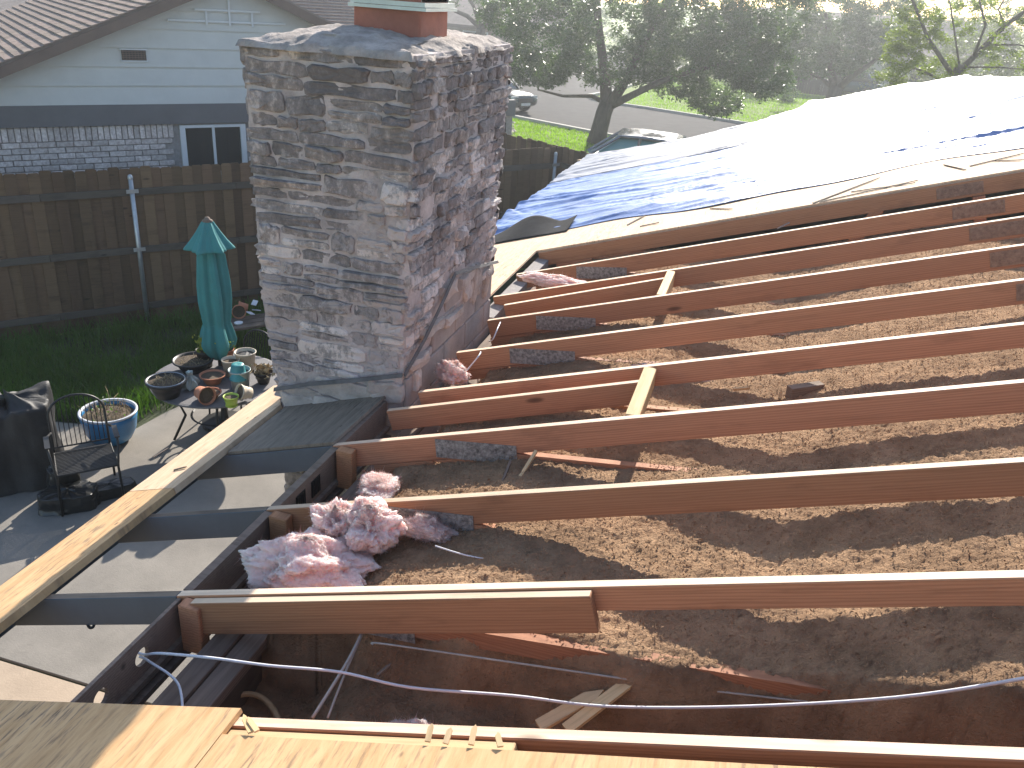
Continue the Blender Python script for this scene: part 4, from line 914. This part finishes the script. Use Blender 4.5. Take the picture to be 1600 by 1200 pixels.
# ================================================================== cars
def car(loc, rz, body, glassm, label, L=4.6, H=1.5, Wd=1.82):
    c = empty('parked_car', loc); c.rotation_euler = (0, 0, rz); tag(c, label, 'car', 'parked cars')
    def loft(secs, name, mat, par, n=20, p=3.2):
        V = []; F = []
        for x, z0, z1, hw in secs:
            zc, hz = (z0+z1)/2, (z1-z0)/2
            for k in range(n):
                a_ = 2*math.pi*k/n; cs, sn = math.cos(a_), math.sin(a_); V.append((x, hw*math.copysign(abs(cs)**(2/p), cs), zc+hz*math.copysign(abs(sn)**(2/p), sn)))
        for i in range(len(secs)-1): F += [(i*n+k, i*n+(k+1) % n, (i+1)*n+(k+1) % n, (i+1)*n+k) for k in range(n)]
        F += [tuple(range(n))[::-1], tuple((len(secs)-1)*n+k for k in range(n))]
        mb = MB().add(V, F); o = mb.build(name, mat, par, None, True); bm_flip(o.data); return o
    h = L/2; W2 = Wd/2; bl = H*.60
    b = loft([(h, .38, .60, W2*.62), (h-.06, .30, .72, W2*.82), (h-.35, .24, .82, W2*.96), (h-1.1, .22, bl-.02, W2), (0, .22, bl+.02, W2), (-h+.9, .22, bl+.05, W2), (-h+.3, .26, bl, W2*.95), (-h+.04, .34, bl-.1, W2*.85), (-h, .42, .8, W2*.7)], 'body', body, c)
    g = loft([(h-1.15, bl-.08, bl+.0, W2*.84), (h-1.6, bl-.08, bl+.30, W2*.84), (h-2.0, bl-.08, H-.05, W2*.80), (-.1, bl-.08, H-.03, W2*.80), (-h+1.1, bl-.08, H-.08, W2*.78), (-h+.45, bl-.08, bl+.12, W2*.8)], 'greenhouse', glassm, c, 20, 4.5)
    loft([(h-1.95, H-.075, H-.02, W2*.72), (h-2.2, H-.09, H, W2*.76), (-.2, H-.09, H+.015, W2*.77), (-h+1.3, H-.11, H-.02, W2*.74), (-h+1.05, H-.13, H-.06, W2*.70)], 'roof', body, c, 20, 6)
    for s in (-1, 1):
        MB().tube([(h-1.12, s*W2*.8, bl-.02), (h-1.62, s*W2*.80, bl+.34), (h-2.02, s*W2*.74, H-.05)], .04, 6).build('pillar', body, c); MB().tube([(-.15, s*W2*.83, bl-.04), (-.2, s*W2*.74, H-.06)], .045, 6).build('pillar', body, c)
        MB().box((h-1.55, s*W2+(.0 if s > 0 else -.16), bl-.02), (h-1.42, s*W2+(.16 if s > 0 else 0), bl+.12)).build('mirror', body, c)
        MB().box((h-.16, s*W2*.62-.17, .60), (h-.05, s*W2*.62+.17, .72)).build('headlight', 'headlamp', c)
        for x in (h-.85, -h+.85):
            wh = MB().lathe([(.21, -.11), (.32, -.10), (.335, -.06), (.335, .06), (.32, .10), (.21, .11)], 28).build('wheel', 'tyre_rubber', c, (x, s*(W2-.10), .335), True); wh.rotation_euler = (math.pi/2, 0, 0)
            MB().lathe([(.0, .085), (.06, .095), (.19, .08), (.215, .105), (.215, -.1), (.0, -.08)], 20).build('rim', 'rim_metal', wh, None, True).rotation_euler = ((0 if s < 0 else math.pi), 0, 0)
    MB().box((h-.03, -.42, .50), (h+.012, .42, .64)).build('grille', 'black_plastic', c); MB().box((h-.02, -.26, .36), (h+.016, .26, .46)).build('number_plate', 'white_frame', c)
    return c
car((-8.9, 34.3, G-.016), math.atan2(-.46, .89), 'car_dark', 'car_glass_dark', 'dark saloon car in the street with sun glinting on its windscreen', 4.7, 1.48)
car((-.40, 19.9, G-.02), math.radians(184), 'car_silver', 'car_glass', 'teal windscreened car parked right behind the tarped roof corner', 4.6, 1.64, 1.85)
car((7.0, 57.5, G-.03), math.radians(170), 'car_teal', 'car_glass_dark', 'blue green car far across the street under the trees', 4.4, 1.5)

# ================================================================== trees
def crown_mesh(name, blobs, n, size, mat, parent, base, zmax=None):
    pts = []; tot = sum(b[3] for b in blobs)
    for (cx_, cy_, cz_, wgt, rx, ry, rz_) in blobs:
        k = int(n*wgt/tot); ncl = max(6, k//70); u = RNG.normal(size=(ncl, 3)); u /= np.linalg.norm(u, axis=1)[:, None]; u *= (.55+.45*RNG.random((ncl, 1))**.5)
        cl = u*np.array([rx, ry, rz_])+np.array([cx_, cy_, cz_]); w_ = RNG.integers(0, ncl, k)
        pts.append(cl[w_]+RNG.normal(size=(k, 3))*np.array([.34, .34, .24])*size*2.6)
    P = np.concatenate(pts); n = len(P)
    a = RNG.normal(size=(n, 3)); a[:, 2] *= .7; a /= np.linalg.norm(a, axis=1)[:, None]; b = RNG.normal(size=(n, 3)); b -= a*(a*b).sum(1)[:, None]; b /= np.linalg.norm(b, axis=1)[:, None]
    s = size*RNG.uniform(.55, 1.25, (n, 1)); 
    V = np.stack([P-a*s*.5, P+b*s*.2, P+a*s*.5, P-b*s*.2], 1).reshape(-1, 3)-np.array(base)
    o = link(name, fast_mesh(name, V, np.arange(4*n).reshape(n, 4)), mat, parent); o['kind'] = 'stuff'; return o
def tree(base, trunk, limbs, blobs, n, size, leafm, label):
    t = empty('tree', base); tag(t, label, 'tree', 'trees along the street'); B = Vector(base)
    mb = MB(); mb.tube([Vector(p)-B for p, r in trunk], [r for p, r in trunk], 12); mb.build('trunk', 'bark', t, None, True)
    for lm in limbs: MB().tube([Vector(p)-B for p, r in lm], [r for p, r in lm], 8).build('limb', 'bark', t, None, True)
    crown_mesh('crown', blobs, n, size, leafm, t, base); return t
b = on_z(925, 222, G); TY = 28.0
at = lambda px, py, y=TY: on_y(px, py, y)
def limb(pts, r0_, r1_, y=TY):
    n = len(pts); return [((at(px, py, y+dy)), r0_+(r1_-r0_)*i/(n-1)) for i, (px, py, dy) in enumerate(pts)]
tb = at(932, 225)
tree((tb.x, tb.y, G), [((tb.x, tb.y, G), .36), (at(936, 205), .29), (at(944, 175), .27), (at(950, 160), .27)],
     [limb([(948, 165, 0), (946, 130, .2), (942, 95, .5), (935, 40, .6), (930, -40, .8)], .22, .1), limb([(952, 165, 0), (972, 135, -.3), (990, 100, -.6), (1020, 40, -.5), (1060, -30, 0)], .19, .06),
      limb([(955, 165, 0), (985, 150, -.6), (1030, 128, -1.), (1080, 112, -1.), (1150, 95, -1.)], .14, .04), limb([(944, 160, 0), (925, 150, .5), (880, 150, .8), (840, 140, 1.)], .09, .03)],
     [(*at(q[0], q[1], TY+q[2]), *q[3:]) for q in ((960, 60, 0, 3, 2.2, 2.4, 1.5), (860, 60, .5, 3, 1.6, 2, 1.5), (840, 108, .8, 1.3, 1.2, 1.3, .55), (1060, 60, 0, 3.2, 1.7, 2.2, 1.3), (1150, 70, -.5, 3, 1.4, 2, 1.1), (1190, 110, 0, 1.6, 1.0, 1.6, .8), (1060, 130, .5, .9, 1.2, 1.2, .4), (950, -60, 0, 3, 4, 3, 1.5), (1200, 10, .5, 2.4, 1.4, 2, 1.3), (790, 20, 1.5, 1.1, .9, 1.5, .7), (1120, 160, 1.5, .9, .9, 1., .4))],
     115000, .125, 'oak_leaf', 'big dark live oak with forked trunk beside the street')
T2 = 46.
b2 = at(1300, 165, T2)
tree((b2.x, b2.y, G), [((b2.x, b2.y, G), .42), (at(1302, 150, T2), .36), (at(1308, 135, T2), .32)],
     [limb([(1304, 140, 0), (1300, 115, .3), (1296, 90, .4), (1290, 20, .5)], .22, .08, T2), limb([(1308, 140, 0), (1330, 120, -.3), (1360, 100, -.5), (1400, 70, -.5)], .2, .06, T2), limb([(1304, 140, 0), (1285, 124, .3), (1265, 115, .4)], .12, .04, T2)],
     [(*at(q[0], q[1], T2+q[2]), *q[3:]) for q in ((1290, 50, 0, 3, 2.4, 2.5, 2.2), (1340, 70, .5, 2, 2., 2., 1.4), (1260, 70, .8, 2, 1.4, 2.2, 1.6), (1300, -30, 0, 2, 4, 3, 2), (1370, 20, 1, 2, 2, 2, 2))],
     45000, .17, 'oak_leaf', 'dark tree with low forked trunk behind the white tarp')
T3 = 24.
b3 = at(1500, 240, T3)
tree((b3.x, b3.y, G), [((b3.x, b3.y, G), .16), (at(1480, 150, T3), .12), (at(1500, 100, T3), .10)],
     [limb([(1480, 130, 0), (1520, 90, .3), (1570, 40, .4), (1620, 5, .5), (1680, -30, .5)], .09, .035, T3), limb([(1490, 120, 0), (1450, 60, -.3), (1430, 10, -.5), (1400, -60, -.5)], .06, .02, T3), limb([(1520, 90, .3), (1540, 40, -.3), (1530, 0, 0), (1540, -40, 0)], .04, .012, T3),
      limb([(1540, 70, .3), (1590, 70, 0), (1640, 80, 0)], .03, .01, T3), limb([(1480, 130, 0), (1440, 110, .3), (1400, 100, .4), (1370, 92, .4)], .035, .01, T3), limb([(1570, 40, .3), (1560, 15, 0), (1580, -20, 0)], .03, .01, T3), limb([(1500, 105, .3), (1560, 105, 0), (1620, 110, 0)], .025, .008, T3),
      limb([(1430, 105, .3), (1400, 125, 0), (1380, 140, 0)], .015, .006, T3), limb([(1500, 110, .3), (1490, 40, 0), (1480, -20, 0)], .03, .01, T3)],
     [(*at(q[0], q[1], T3+q[2]), *q[3:]) for q in ((1430, 45, 0, 3, .7, .9, .6), (1410, 85, .2, 1.6, .5, .7, .4), (1390, 125, .3, .7, .35, .5, .25), (1490, 25, .5, 1.0, .7, .8, .6), (1550, 30, .2, .9, .9, 1, .6), (1580, 90, 0, .55, .7, .8, .4), (1470, 110, .4, 1., .6, .7, .35), (1450, -40, 0, 1, 1.2, 1, .7))],
     15000, .085, 'spring_leaf', 'slender tree with sparse bright spring leaves and bare arching branches')
def bush(px, py, y, rx, rz_, n, mat, label, size=.13):
    p = at(px, py, y); t = empty('bush', (p.x, p.y, G)); tag(t, label, 'bush', 'bushes behind the street')
    MB().tube([(0, 0, 0), (.1, 0, .6), (.05, .1, 1.2)], [.08, .05, .02], 6).build('stem', 'bark', t)
    crown_mesh('crown', [(p.x, p.y, p.z, 2, rx, rx*.8, rz_), (p.x+rx*.5, p.y, p.z-.3*rz_, 1, rx*.7, rx*.6, rz_*.7), (p.x-rx*.6, p.y, p.z-.2*rz_, 1, rx*.6, rx*.6, rz_*.6)], n, size, mat, t, (p.x, p.y, G))
bush(1120, 95, 60., 5., 1.8, 18000, 'olive_leaf', 'olive green hedge tree behind the big oak', .2); bush(1500, 60, 70., 9., 4., 36000, 'olive_leaf', 'wide hazy olive thicket behind the slender tree', .26)
bush(1590, 90, 55., 4.5, 2.6, 20000, 'olive_leaf', 'olive thicket at the right edge behind bare branches', .2); bush(1190, 135, 50., 1.8, 1.2, 4000, 'oak_leaf', 'dark shrub beside the far board fence', .15); bush(1000, 40, 75., 10, 4., 30000, 'oak_leaf', 'dark far trees filling the gap behind the oak crown', .26)
bush(1390, 130, 58., 2.6, 1.3, 5000, 'olive_leaf', 'low olive shrub in front of the cream house', .16); bush(870, 80, 62., 3., 1.2, 4000, 'oak_leaf', 'dark hedge in front of the brown house', .16)
# front tree at the gabled house
T4 = 44.; b4 = at(745, 60, T4)
tree((b4.x, b4.y, G), [((b4.x, b4.y, G), .3), (at(752, 45, T4), .25)], [limb([(752, 45, 0), (730, 25, 0), (700, 12, 0), (680, 8, 0)], .14, .05, T4), limb([(752, 45, 0), (775, 25, 0), (785, 5, 0), (800, -30, 0)], .18, .06, T4), limb([(752, 45, 0), (740, 10, 0), (720, -20, 0)], .12, .05, T4)],
     [(*at(q[0], q[1], T4+q[2]), *q[3:]) for q in ((700, -8, 0, 1, 1.6, 1.5, .5), (770, -5, 0, 1.4, 1.8, 1.5, .5), (740, -40, 0, 2, 3, 2, .9))], 9000, .15, 'oak_leaf', 'oak with crooked limbs in front of the small gabled house')
rp = [on_z(790+random.uniform(-8, 14), 200+random.uniform(-9, 9), G) for _ in range(60)]; mb = MB()
for p in rp:
    s = random.uniform(.06, .13); mb.lathe([(s*.2, -.02), (s, .0), (s*.9, s*.4), (s*.3, s*.7)], 7); k = 28
    for i in range(len(mb.v)-k, len(mb.v)): x, y, z = mb.v[i]; mb.v[i] = (x+p.x, y+p.y, z+G-.02)
o = mb.build('rock_bed', 'river_stone'); o['kind'] = 'stuff'; o['label'] = 'bed of pale river stones at the lawn corner'; o['category'] = 'stones'
# ================================================================== patio things
PT = G+.012
tcx, tcy = -2.33, 5.38; TZ = -1.48; TR = .66
tb_ = empty('patio_table', (tcx, tcy, PT)); tag(tb_, 'round dark metal patio table crowded with plant pots', 'table'); th_ = TZ-PT
MB().lathe([(.03, th_-.02), (TR, th_-.02), (TR+.008, th_-.012), (TR+.008, th_+.002), (TR-.02, th_+.006), (.03, th_+.004)], 64).build('tabletop', 'grey_trim', tb_)
for q in range(4):
    a = q*math.pi/2+.5; MB().tube([(.12*math.cos(a), .12*math.sin(a), th_-.03), (.42*math.cos(a), .42*math.sin(a), th_-.25), (.36*math.cos(a), .36*math.sin(a), .3), (.50*math.cos(a), .50*math.sin(a), .012)], .014, 8).build('leg', 'iron', tb_, None, True)
MB().lathe([(.30, .30), (.312, .31), (.30, .32), (.288, .31), (.30, .30)], 40).build('stretcher_ring', 'iron', tb_)
um = empty('patio_umbrella', (tcx-.17, tcy+.28, PT)); tag(um, 'closed teal patio umbrella standing among the pots on the table', 'umbrella'); uz = -PT
MB().tube([(0, 0, .02), (0, 0, 2.2)], .019, 12).build('pole', 'iron', um); MB().lathe([(.02, .0), (.24, .01), (.24, .05), (.05, .08), (.03, .2)], 28).build('base', 'iron', um)
fold = lambda n, amp, ph=0.: (lambda a, i, z: 1+amp*1.5*(1-2*abs(math.sin(n*a/2+ph+z*.6)))+amp*.45*math.cos((n*2+1)*a+3*z)+amp*.5*math.cos(a*2+z*2))
MB().lathe([(.02, .10+uz), (.05, .085+uz), (.10, -.01+uz), (.155, -.10+uz), (.205, -.17+uz), (.215, -.19+uz), (.16, -.19+uz), (.10, -.20+uz)], 96, fold(6, .10)).build('canopy_top', 'teal_cloth', um, None, True)
MB().lathe([(.085, -.18+uz), (.115, -.25+uz), (.125, -.36+uz), (.145, -.55+uz), (.15, -.72+uz), (.14, -.86+uz), (.132, -.96+uz), (.126, -.99+uz), (.134, -1.02+uz), (.155, -1.10+uz), (.175, -1.19+uz), (.16, -1.25+uz), (.12, -1.32+uz), (.08, -1.37+uz), (.04, -1.40+uz)], 110, fold(5, .17, .8)).build('canopy', 'teal_cloth', um, None, True)
MB().lathe([(.0, .135+uz), (.022, .13+uz), (.03, .112+uz), (.052, .10+uz), (.05, .088+uz)], 20).build('finial', 'grey_wood', um, None, True)
MB().lathe([(.118, -.975+uz), (.126, -.985+uz), (.118, -1.0+uz)], 40, fold(5, .12, .8)).build('tie_strap', 'teal_cloth', um, None, True)

def chair(loc, rz, label):
    c = empty('patio_chair', loc); c.rotation_euler = (0, 0, rz); tag(c, label, 'chair', 'black iron patio chairs')   # faces -y
    for s in (-1, 1):
        MB().tube([(s*.26, -.24, .01), (s*.25, -.22, .40), (s*.275, -.20, .60), (s*.285, -.08, .655), (s*.28, .10, .64), (s*.235, .22, .62)], .011, 8).build('arm_leg', 'iron', c, None, True)
        MB().tube([(s*.24, .32, .01), (s*.235, .24, .41)], .011, 8).build('leg', 'iron', c, None, True)
        MB().box((s*.28-.022, -.16, .655), (s*.28+.022, .08, .668)).build('armrest', 'iron', c)
    hoop = [(-.235, .24, .38)]+[(-.235+.0*q, .24+.02*q, .41+.1*q) for q in range(1, 4)]
    arc = [(-.235*math.cos(a), .31+.04*math.sin(a), .74+.17*math.sin(a)) for a in np.linspace(0, math.pi, 16)]
    MB().tube([(-.235, .24, .38), (-.235, .28, .58)]+arc+[(.235, .28, .58), (.235, .24, .38)], .011, 8).build('back_hoop', 'iron', c, None, True)
    for q in range(11):
        x = -.20+.04*q; zt = .74+.17*math.sqrt(max(0, 1-(x/.235)**2)); MB().tube([(x, .25, .45), (x, .31+.03, zt)], .0042, 5).build('back_bar', 'iron', c)
    MB().tube([(-.235, .25, .45), (.235, .25, .45)], .008, 6).build('back_rail', 'iron', c)
    st = MB().tube([(-.25, -.22, .41), (.25, -.22, .41), (.24, .24, .40), (-.24, .24, .40), (-.25, -.22, .41)], .011, 8).build('seat_frame', 'iron', c)
    for q in range(17): y = -.205+q*.0265; MB().box((-.243, y, .402), (.243, y+.017, .408)).build('seat_slat', 'iron', c)
    return c
p = (on_z(100, 812, PT)+on_z(197, 783, PT))/2; d_ = on_z(197, 783, PT)-on_z(100, 812, PT); rz_ = math.atan2(d_.y, d_.x)-.18
chair((p.x-.18, p.y+.16, PT), rz_, 'black iron patio chair standing empty on the patio at left')
q_ = on_z(392, 522, PT+.9); chair((q_.x-.05, q_.y-.2, G), math.radians(-15), 'black iron patio chair half hidden behind the chimney and table')
# blue planter
pp = on_z(172, 692, PT); pl = empty('blue_planter', (pp.x-.02, pp.y+.06, PT)); tag(pl, 'blue glazed bowl planter with dead stalks behind the iron chair', 'planter')
MB().lathe([(.0, .0), (.15, .0), (.20, .04), (.25, .14), (.275, .28), (.28, .33), (.262, .33), (.255, .28)], 40).build('bowl', 'blue_glaze', pl, None, True)
MB().lathe([(.28, .331), (.286, .338), (.284, .352), (.262, .352), (.258, .331)], 40).build('rim', 'white_glaze', pl, None, True)
MB().lathe([(.257, .29), (.15, .315), (.0, .325)], 24).build('soil', 'soil', pl)
def stalks(par, n, r, z, h, mat, leaves=None, w_=.003, name='stalk'):
    mb = MB()
    for _ in range(n):
        a = random.random()*6.283; q = r*math.sqrt(random.random()); x, y = q*math.cos(a), q*math.sin(a); b = random.random()*6.283; l = h*random.uniform(.4, 1.2); ln = random.uniform(.1, .9)*l
        mb.tube([(x, y, z), (x+math.cos(b)*ln*.4, y+math.sin(b)*ln*.4, z+l*.6), (x+math.cos(b)*ln, y+math.sin(b)*ln, z+l*random.uniform(.5, 1))], [w_, w_*.8, w_*.4], 4, False)
    o = mb.build(name, mat, par); o['kind'] = 'stuff'; return o
stalks(pl, 90, .23, .31, .11, 'dry_stalk'); stalks(pl, 8, .2, .31, .28, 'dry_stalk')
def tuft(par, n, r, z, h, mat, sz=.035, name='leaves'):
    P = np.stack([RNG.normal(0, r*.6, n), RNG.normal(0, r*.6, n), z+RNG.random(n)*h], 1); a = RNG.normal(size=(n, 3)); a /= np.linalg.norm(a, axis=1)[:, None]; b = RNG.normal(size=(n, 3)); b -= a*(a*b).sum(1)[:, None]; b /= np.linalg.norm(b, axis=1)[:, None]
    s = sz*RNG.uniform(.5, 1.2, (n, 1)); V = np.stack([P-a*s*.5, P+b*s*.22, P+a*s*.5, P-b*s*.22], 1).reshape(-1, 3)
    return link(name, fast_mesh(name, V, np.arange(4*n).reshape(n, 4)), mat, par)
tuft(pl, 60, .16, .33, .12, 'herb_leaf')
# pots on the table
def pot(px, py, r, h, mat, label, shape='pot', fill='soil', z=None, name='plant_pot', tilt=None, wall=.008):
    z = TZ+.006 if z is None else z; p = on_z(px, py, z); r *= 1.2; h *= 1.25; o = empty(name, (p.x, p.y, z)); tag(o, label, 'plant pot', 'pots on the patio table')
    k = {'pot': .72, 'bowl': .62, 'bucket': .80, 'down': 1.25}[shape]; pr = [(.0, .002), (r*k, .0), (r*(k+.98)/2, h*.5), (r*.98, h*.86), (r*1.07, h*.87), (r*1.09, h), (r*1.0, h), (r*.93, h*.8), (r*k*.9, .02)]
    if shape == 'bucket': pr = [(.0, .002), (r*k, .0), (r*.97, h*.93), (r*1.05, h*.94), (r*1.05, h), (r*.98, h), (r*k*.93, .01)]
    if shape == 'down': pr = [(r*1.0, .0), (r*1.02, h*.1), (r*.95, h*.12), (r*.74, h*.93), (r*.68, h), (r*.3, h*1.0), (0, h*.97)]
    MB().lathe(pr, 32).build('wall', mat, o, None, True)
    if fill and shape != 'down': MB().lathe([(r*.95, h*.82), (r*.5, h*.86), (.0, h*.85)], 20).build('soil', fill, o)
    if tilt: o.rotation_euler = tilt; o.location.z += r*.95
    return o
o = pot(303, 578, .16, .10, 'black_plastic', 'wide black pan of dry straw at the back left of the table', 'bowl'); stalks(o, 160, .15, .08, .05, 'dry_stalk')
o = pot(262, 618, .15, .14, 'black_plastic', 'dark wire rimmed basket with dead plant at the left of the table', 'bowl'); stalks(o, 130, .13, .11, .09, 'dry_stalk'); MB().lathe([(.175, .17), (.179, .174), (.175, .178), (.171, .174), (.175, .17)], 32).build('wire_rim', 'zinc', o)
o = pot(322, 572, .075, .15, 'black_plastic', 'brown pot with yellow green shoots left of the umbrella pole'); tuft(o, 160, .08, .18, .15, 'pot_leaf', .06)
o = pot(355, 570, .065, .15, 'terracotta', 'pot with yellow green shoots right of the umbrella pole'); tuft(o, 130, .07, .18, .15, 'pot_leaf', .06)
pot(333, 598, .10, .075, 'terracotta', 'terracotta bowl in the middle of the table', 'bowl')
pot(329, 622, .085, .055, 'terracotta', 'low terracotta saucer of soil behind the fallen pot', 'bowl')
pot(313, 624, .07, .13, 'terracotta', 'fallen terracotta pot lying on its side at the table front', 'pot', 'soil', None, 'plant_pot', (math.radians(84), 0, math.radians(62)))
o = pot(362, 634, .058, .085, 'lime_plastic', 'lime green plastic pot at the front edge of the table'); MB().lathe([(.0, -.0), (.055, .0), (.06, .012), (.05, .014)], 24).build('saucer', 'lime_plastic', o)
pot(376, 606, .088, .165, 'clear_plastic', 'pale translucent bucket at the right of the table', 'bucket', 'black_plastic')
pot(373, 592, .072, .13, 'teal_pot', 'upturned teal pot sitting in the pale bucket', 'down', None, TZ+.12)
o = pot(385, 578, .09, .17, 'cream_plastic', 'cream bucket holding a dark trowel at the back right', 'bucket', 'black_plastic'); MB().box((-.03, -.08, .165), (.03, .09, .185)).build('trowel', 'black_plastic', o).rotation_euler = (0, .2, .4)
pot(362, 585, .075, .14, 'cream_plastic', 'tan pot tucked behind the teal upturned pot', 'bucket')
o = pot(412, 598, .075, .10, 'black_plastic', 'dark pot of shrivelled brown leaves beside the chimney', 'bowl'); tuft(o, 160, .08, .09, .1, 'dry_stalk', .07)
o = pot(392, 624, .062, .10, 'cream_plastic', 'broken cream pot lying tilted at the front right', 'pot', 'soil', None, 'plant_pot', (math.radians(70), 0, math.radians(-30)))
p = on_z(299, 608, TZ); o = empty('plastic_bag', (p.x, p.y, TZ+.006)); tag(o, 'crumpled clear blue green bag between the pots on the table', 'bag')
mb = MB().lathe([(.02, .0), (.065, .015), (.075, .06), (.055, .11), (.022, .15), (.03, .19), (.0, .2)], 28, lambda a, i, z: 1+.25*math.sin(5*a+z*40)+.15*math.sin(11*a+z*70)); mb.build('bag', 'clear_plastic', o)
# bench with broken pots by the fence
pb = (on_z(358, 500, -1.72)+on_z(412, 500, -1.72))/2; bn = empty('garden_bench', (pb.x, pb.y, G)); bn.rotation_euler = (0, 0, math.atan2(FD[1], FD[0])); tag(bn, 'low dark bench against the fence behind the umbrella', 'bench')
for q in range(3): MB().box((-.45, -.2+q*.14, .43), (.45, -.08+q*.14, .46)).build('slat', 'wood_dark', bn)
for x in (-.38, .38): 
    for y in (-.17, .17): MB().box((x-.03, y-.03, 0), (x+.03, y+.03, .43)).build('leg', 'wood_dark', bn)
BZ = G+.462
def btop(px, py): return on_z(px, py, BZ)
pot(372, 492, .07, .12, 'terracotta', 'larger terracotta pot lying on the bench by the fence', 'pot', 'soil', BZ, 'plant_pot', (math.radians(85), 0, math.radians(40))); pot(388, 489, .06, .1, 'terracotta', 'smaller terracotta pot tipped over on the bench', 'pot', 'soil', BZ, 'plant_pot', (math.radians(80), 0, math.radians(-60)))
for i, (x, y, lab) in enumerate(((366, 488, 'white glazed shard left of the bench pots'), (398, 478, 'large white glazed shard at the back of the bench'), (401, 492, 'white glazed shard at the right end of the bench'), (392, 499, 'pale shard at the front of the bench'))):
    p = btop(x, y); o = MB().box((-.06, -.035, 0), (.06, .035, .012)).build('shard', 'white_glaze', None, (p.x, p.y, BZ+.02+.02*i)); o.rotation_euler = (random.uniform(.1, .6), random.uniform(-.4, .4), random.uniform(0, 3)); bevel_mesh(o.data, .004); tag(o, lab, 'shard', 'broken pottery on the bench')
p = btop(373, 506); tag(MB().lathe([(.0, .0), (.05, .0), (.055, .02), (.05, .022), (.0, .012)], 20).build('saucer', 'white_glaze', None, (p.x, p.y, BZ+.001), True), 'small white saucer on the front of the bench', 'saucer')
# covered grill and vinyl cushions
def cloth(name, loc, sx, sy, hz, seed, mat, label, cat, rz=0., amp=.05, flare=.12):
    n = 90; m_ = 40; V = []; F = []
    for i in range(m_+1):
        s = i/m_
        for k in range(n):
            a = 2*math.pi*k/n; cs, sn = math.cos(a), math.sin(a); rq = 1/max(abs(cs)**4+abs(sn)**4, 1e-6)**.25
            if s < .35: q = s/.35; rad = q*.95; z = hz*(1-.06*q*q)
            else: q = (s-.35)/.65; rad = .95+flare*q; z = hz*(.94-.94*q)
            f = float(fbm(cs*2.2+seed, sn*2.2, s*2.5, 3, seed)); f2 = abs(float(noise(a*4, s*2, 0, seed+3)))
            rad *= 1+amp*f*(1 if s > .3 else 1.2)+amp*.8*f2*max(0, s-.3); V.append((sx*rq*cs*rad, sy*rq*sn*rad, max(0.005, z+hz*amp*(f if s < .5 else f*.2))))
    for i in range(m_): F += [(i*n+k, i*n+(k+1) % n, (i+1)*n+(k+1) % n, (i+1)*n+k) for k in range(n)]
    mb = MB().add(V, F); o = mb.build(name, mat, None, loc, True); o.rotation_euler.z = rz; return tag(o, label, cat)
p = on_z(20, 765, PT); cloth('covered_grill', (p.x-.1, p.y+.2, PT), .36, .28, .84, 5, 'black_cloth', 'black covered grill with sagging cloth at the left edge', 'grill cover', .75, .10, .16)
p = on_z(92, 800, PT); c1 = (p.x+.02, p.y+.12, PT)
cloth('vinyl_bag', c1, .24, .15, .17, 9, 'black_vinyl', 'shiny black vinyl bag slumped on the patio under the chair', 'bag', .6, .09, .05)
cloth('vinyl_bag', (c1[0]-.18, c1[1]+.16, PT), .13, .11, .30, 14, 'black_vinyl', 'upright folded end of a black bag left of the chair leg', 'bag', .9, .12, .1)
p = on_z(160, 782, PT); cloth('vinyl_bag', (p.x, p.y+.1, PT), .24, .09, .12, 19, 'black_vinyl', 'small flat black bag lying behind the chair legs', 'bag', .85, .09, .05)
# ================================================================== veiling glare: scattering air added to imitate the washed-out lens veil
HZ = 0.0021
mb = MB().box((-70, -12, G-1.03), (70, 100, 14)); hz_o = mb.build('glare_haze', None); hz_o['kind'] = 'stuff'; hz_o['label'] = 'added air volume imitating veiling lens glare'; hz_o['category'] = 'glare_haze'
mt = bpy.data.materials.new('glare_air'); mt.use_nodes = True; t = mt.node_tree; t.nodes.clear(); ou = t.nodes.new('ShaderNodeOutputMaterial'); pv = t.nodes.new('ShaderNodeVolumePrincipled')
pv.inputs['Color'].default_value = (.90, .95, 1, 1); pv.inputs['Density'].default_value = HZ; pv.inputs['Anisotropy'].default_value = .68; t.links.new(pv.outputs[0], ou.inputs['Volume']); hz_o.data.materials.append(mt)
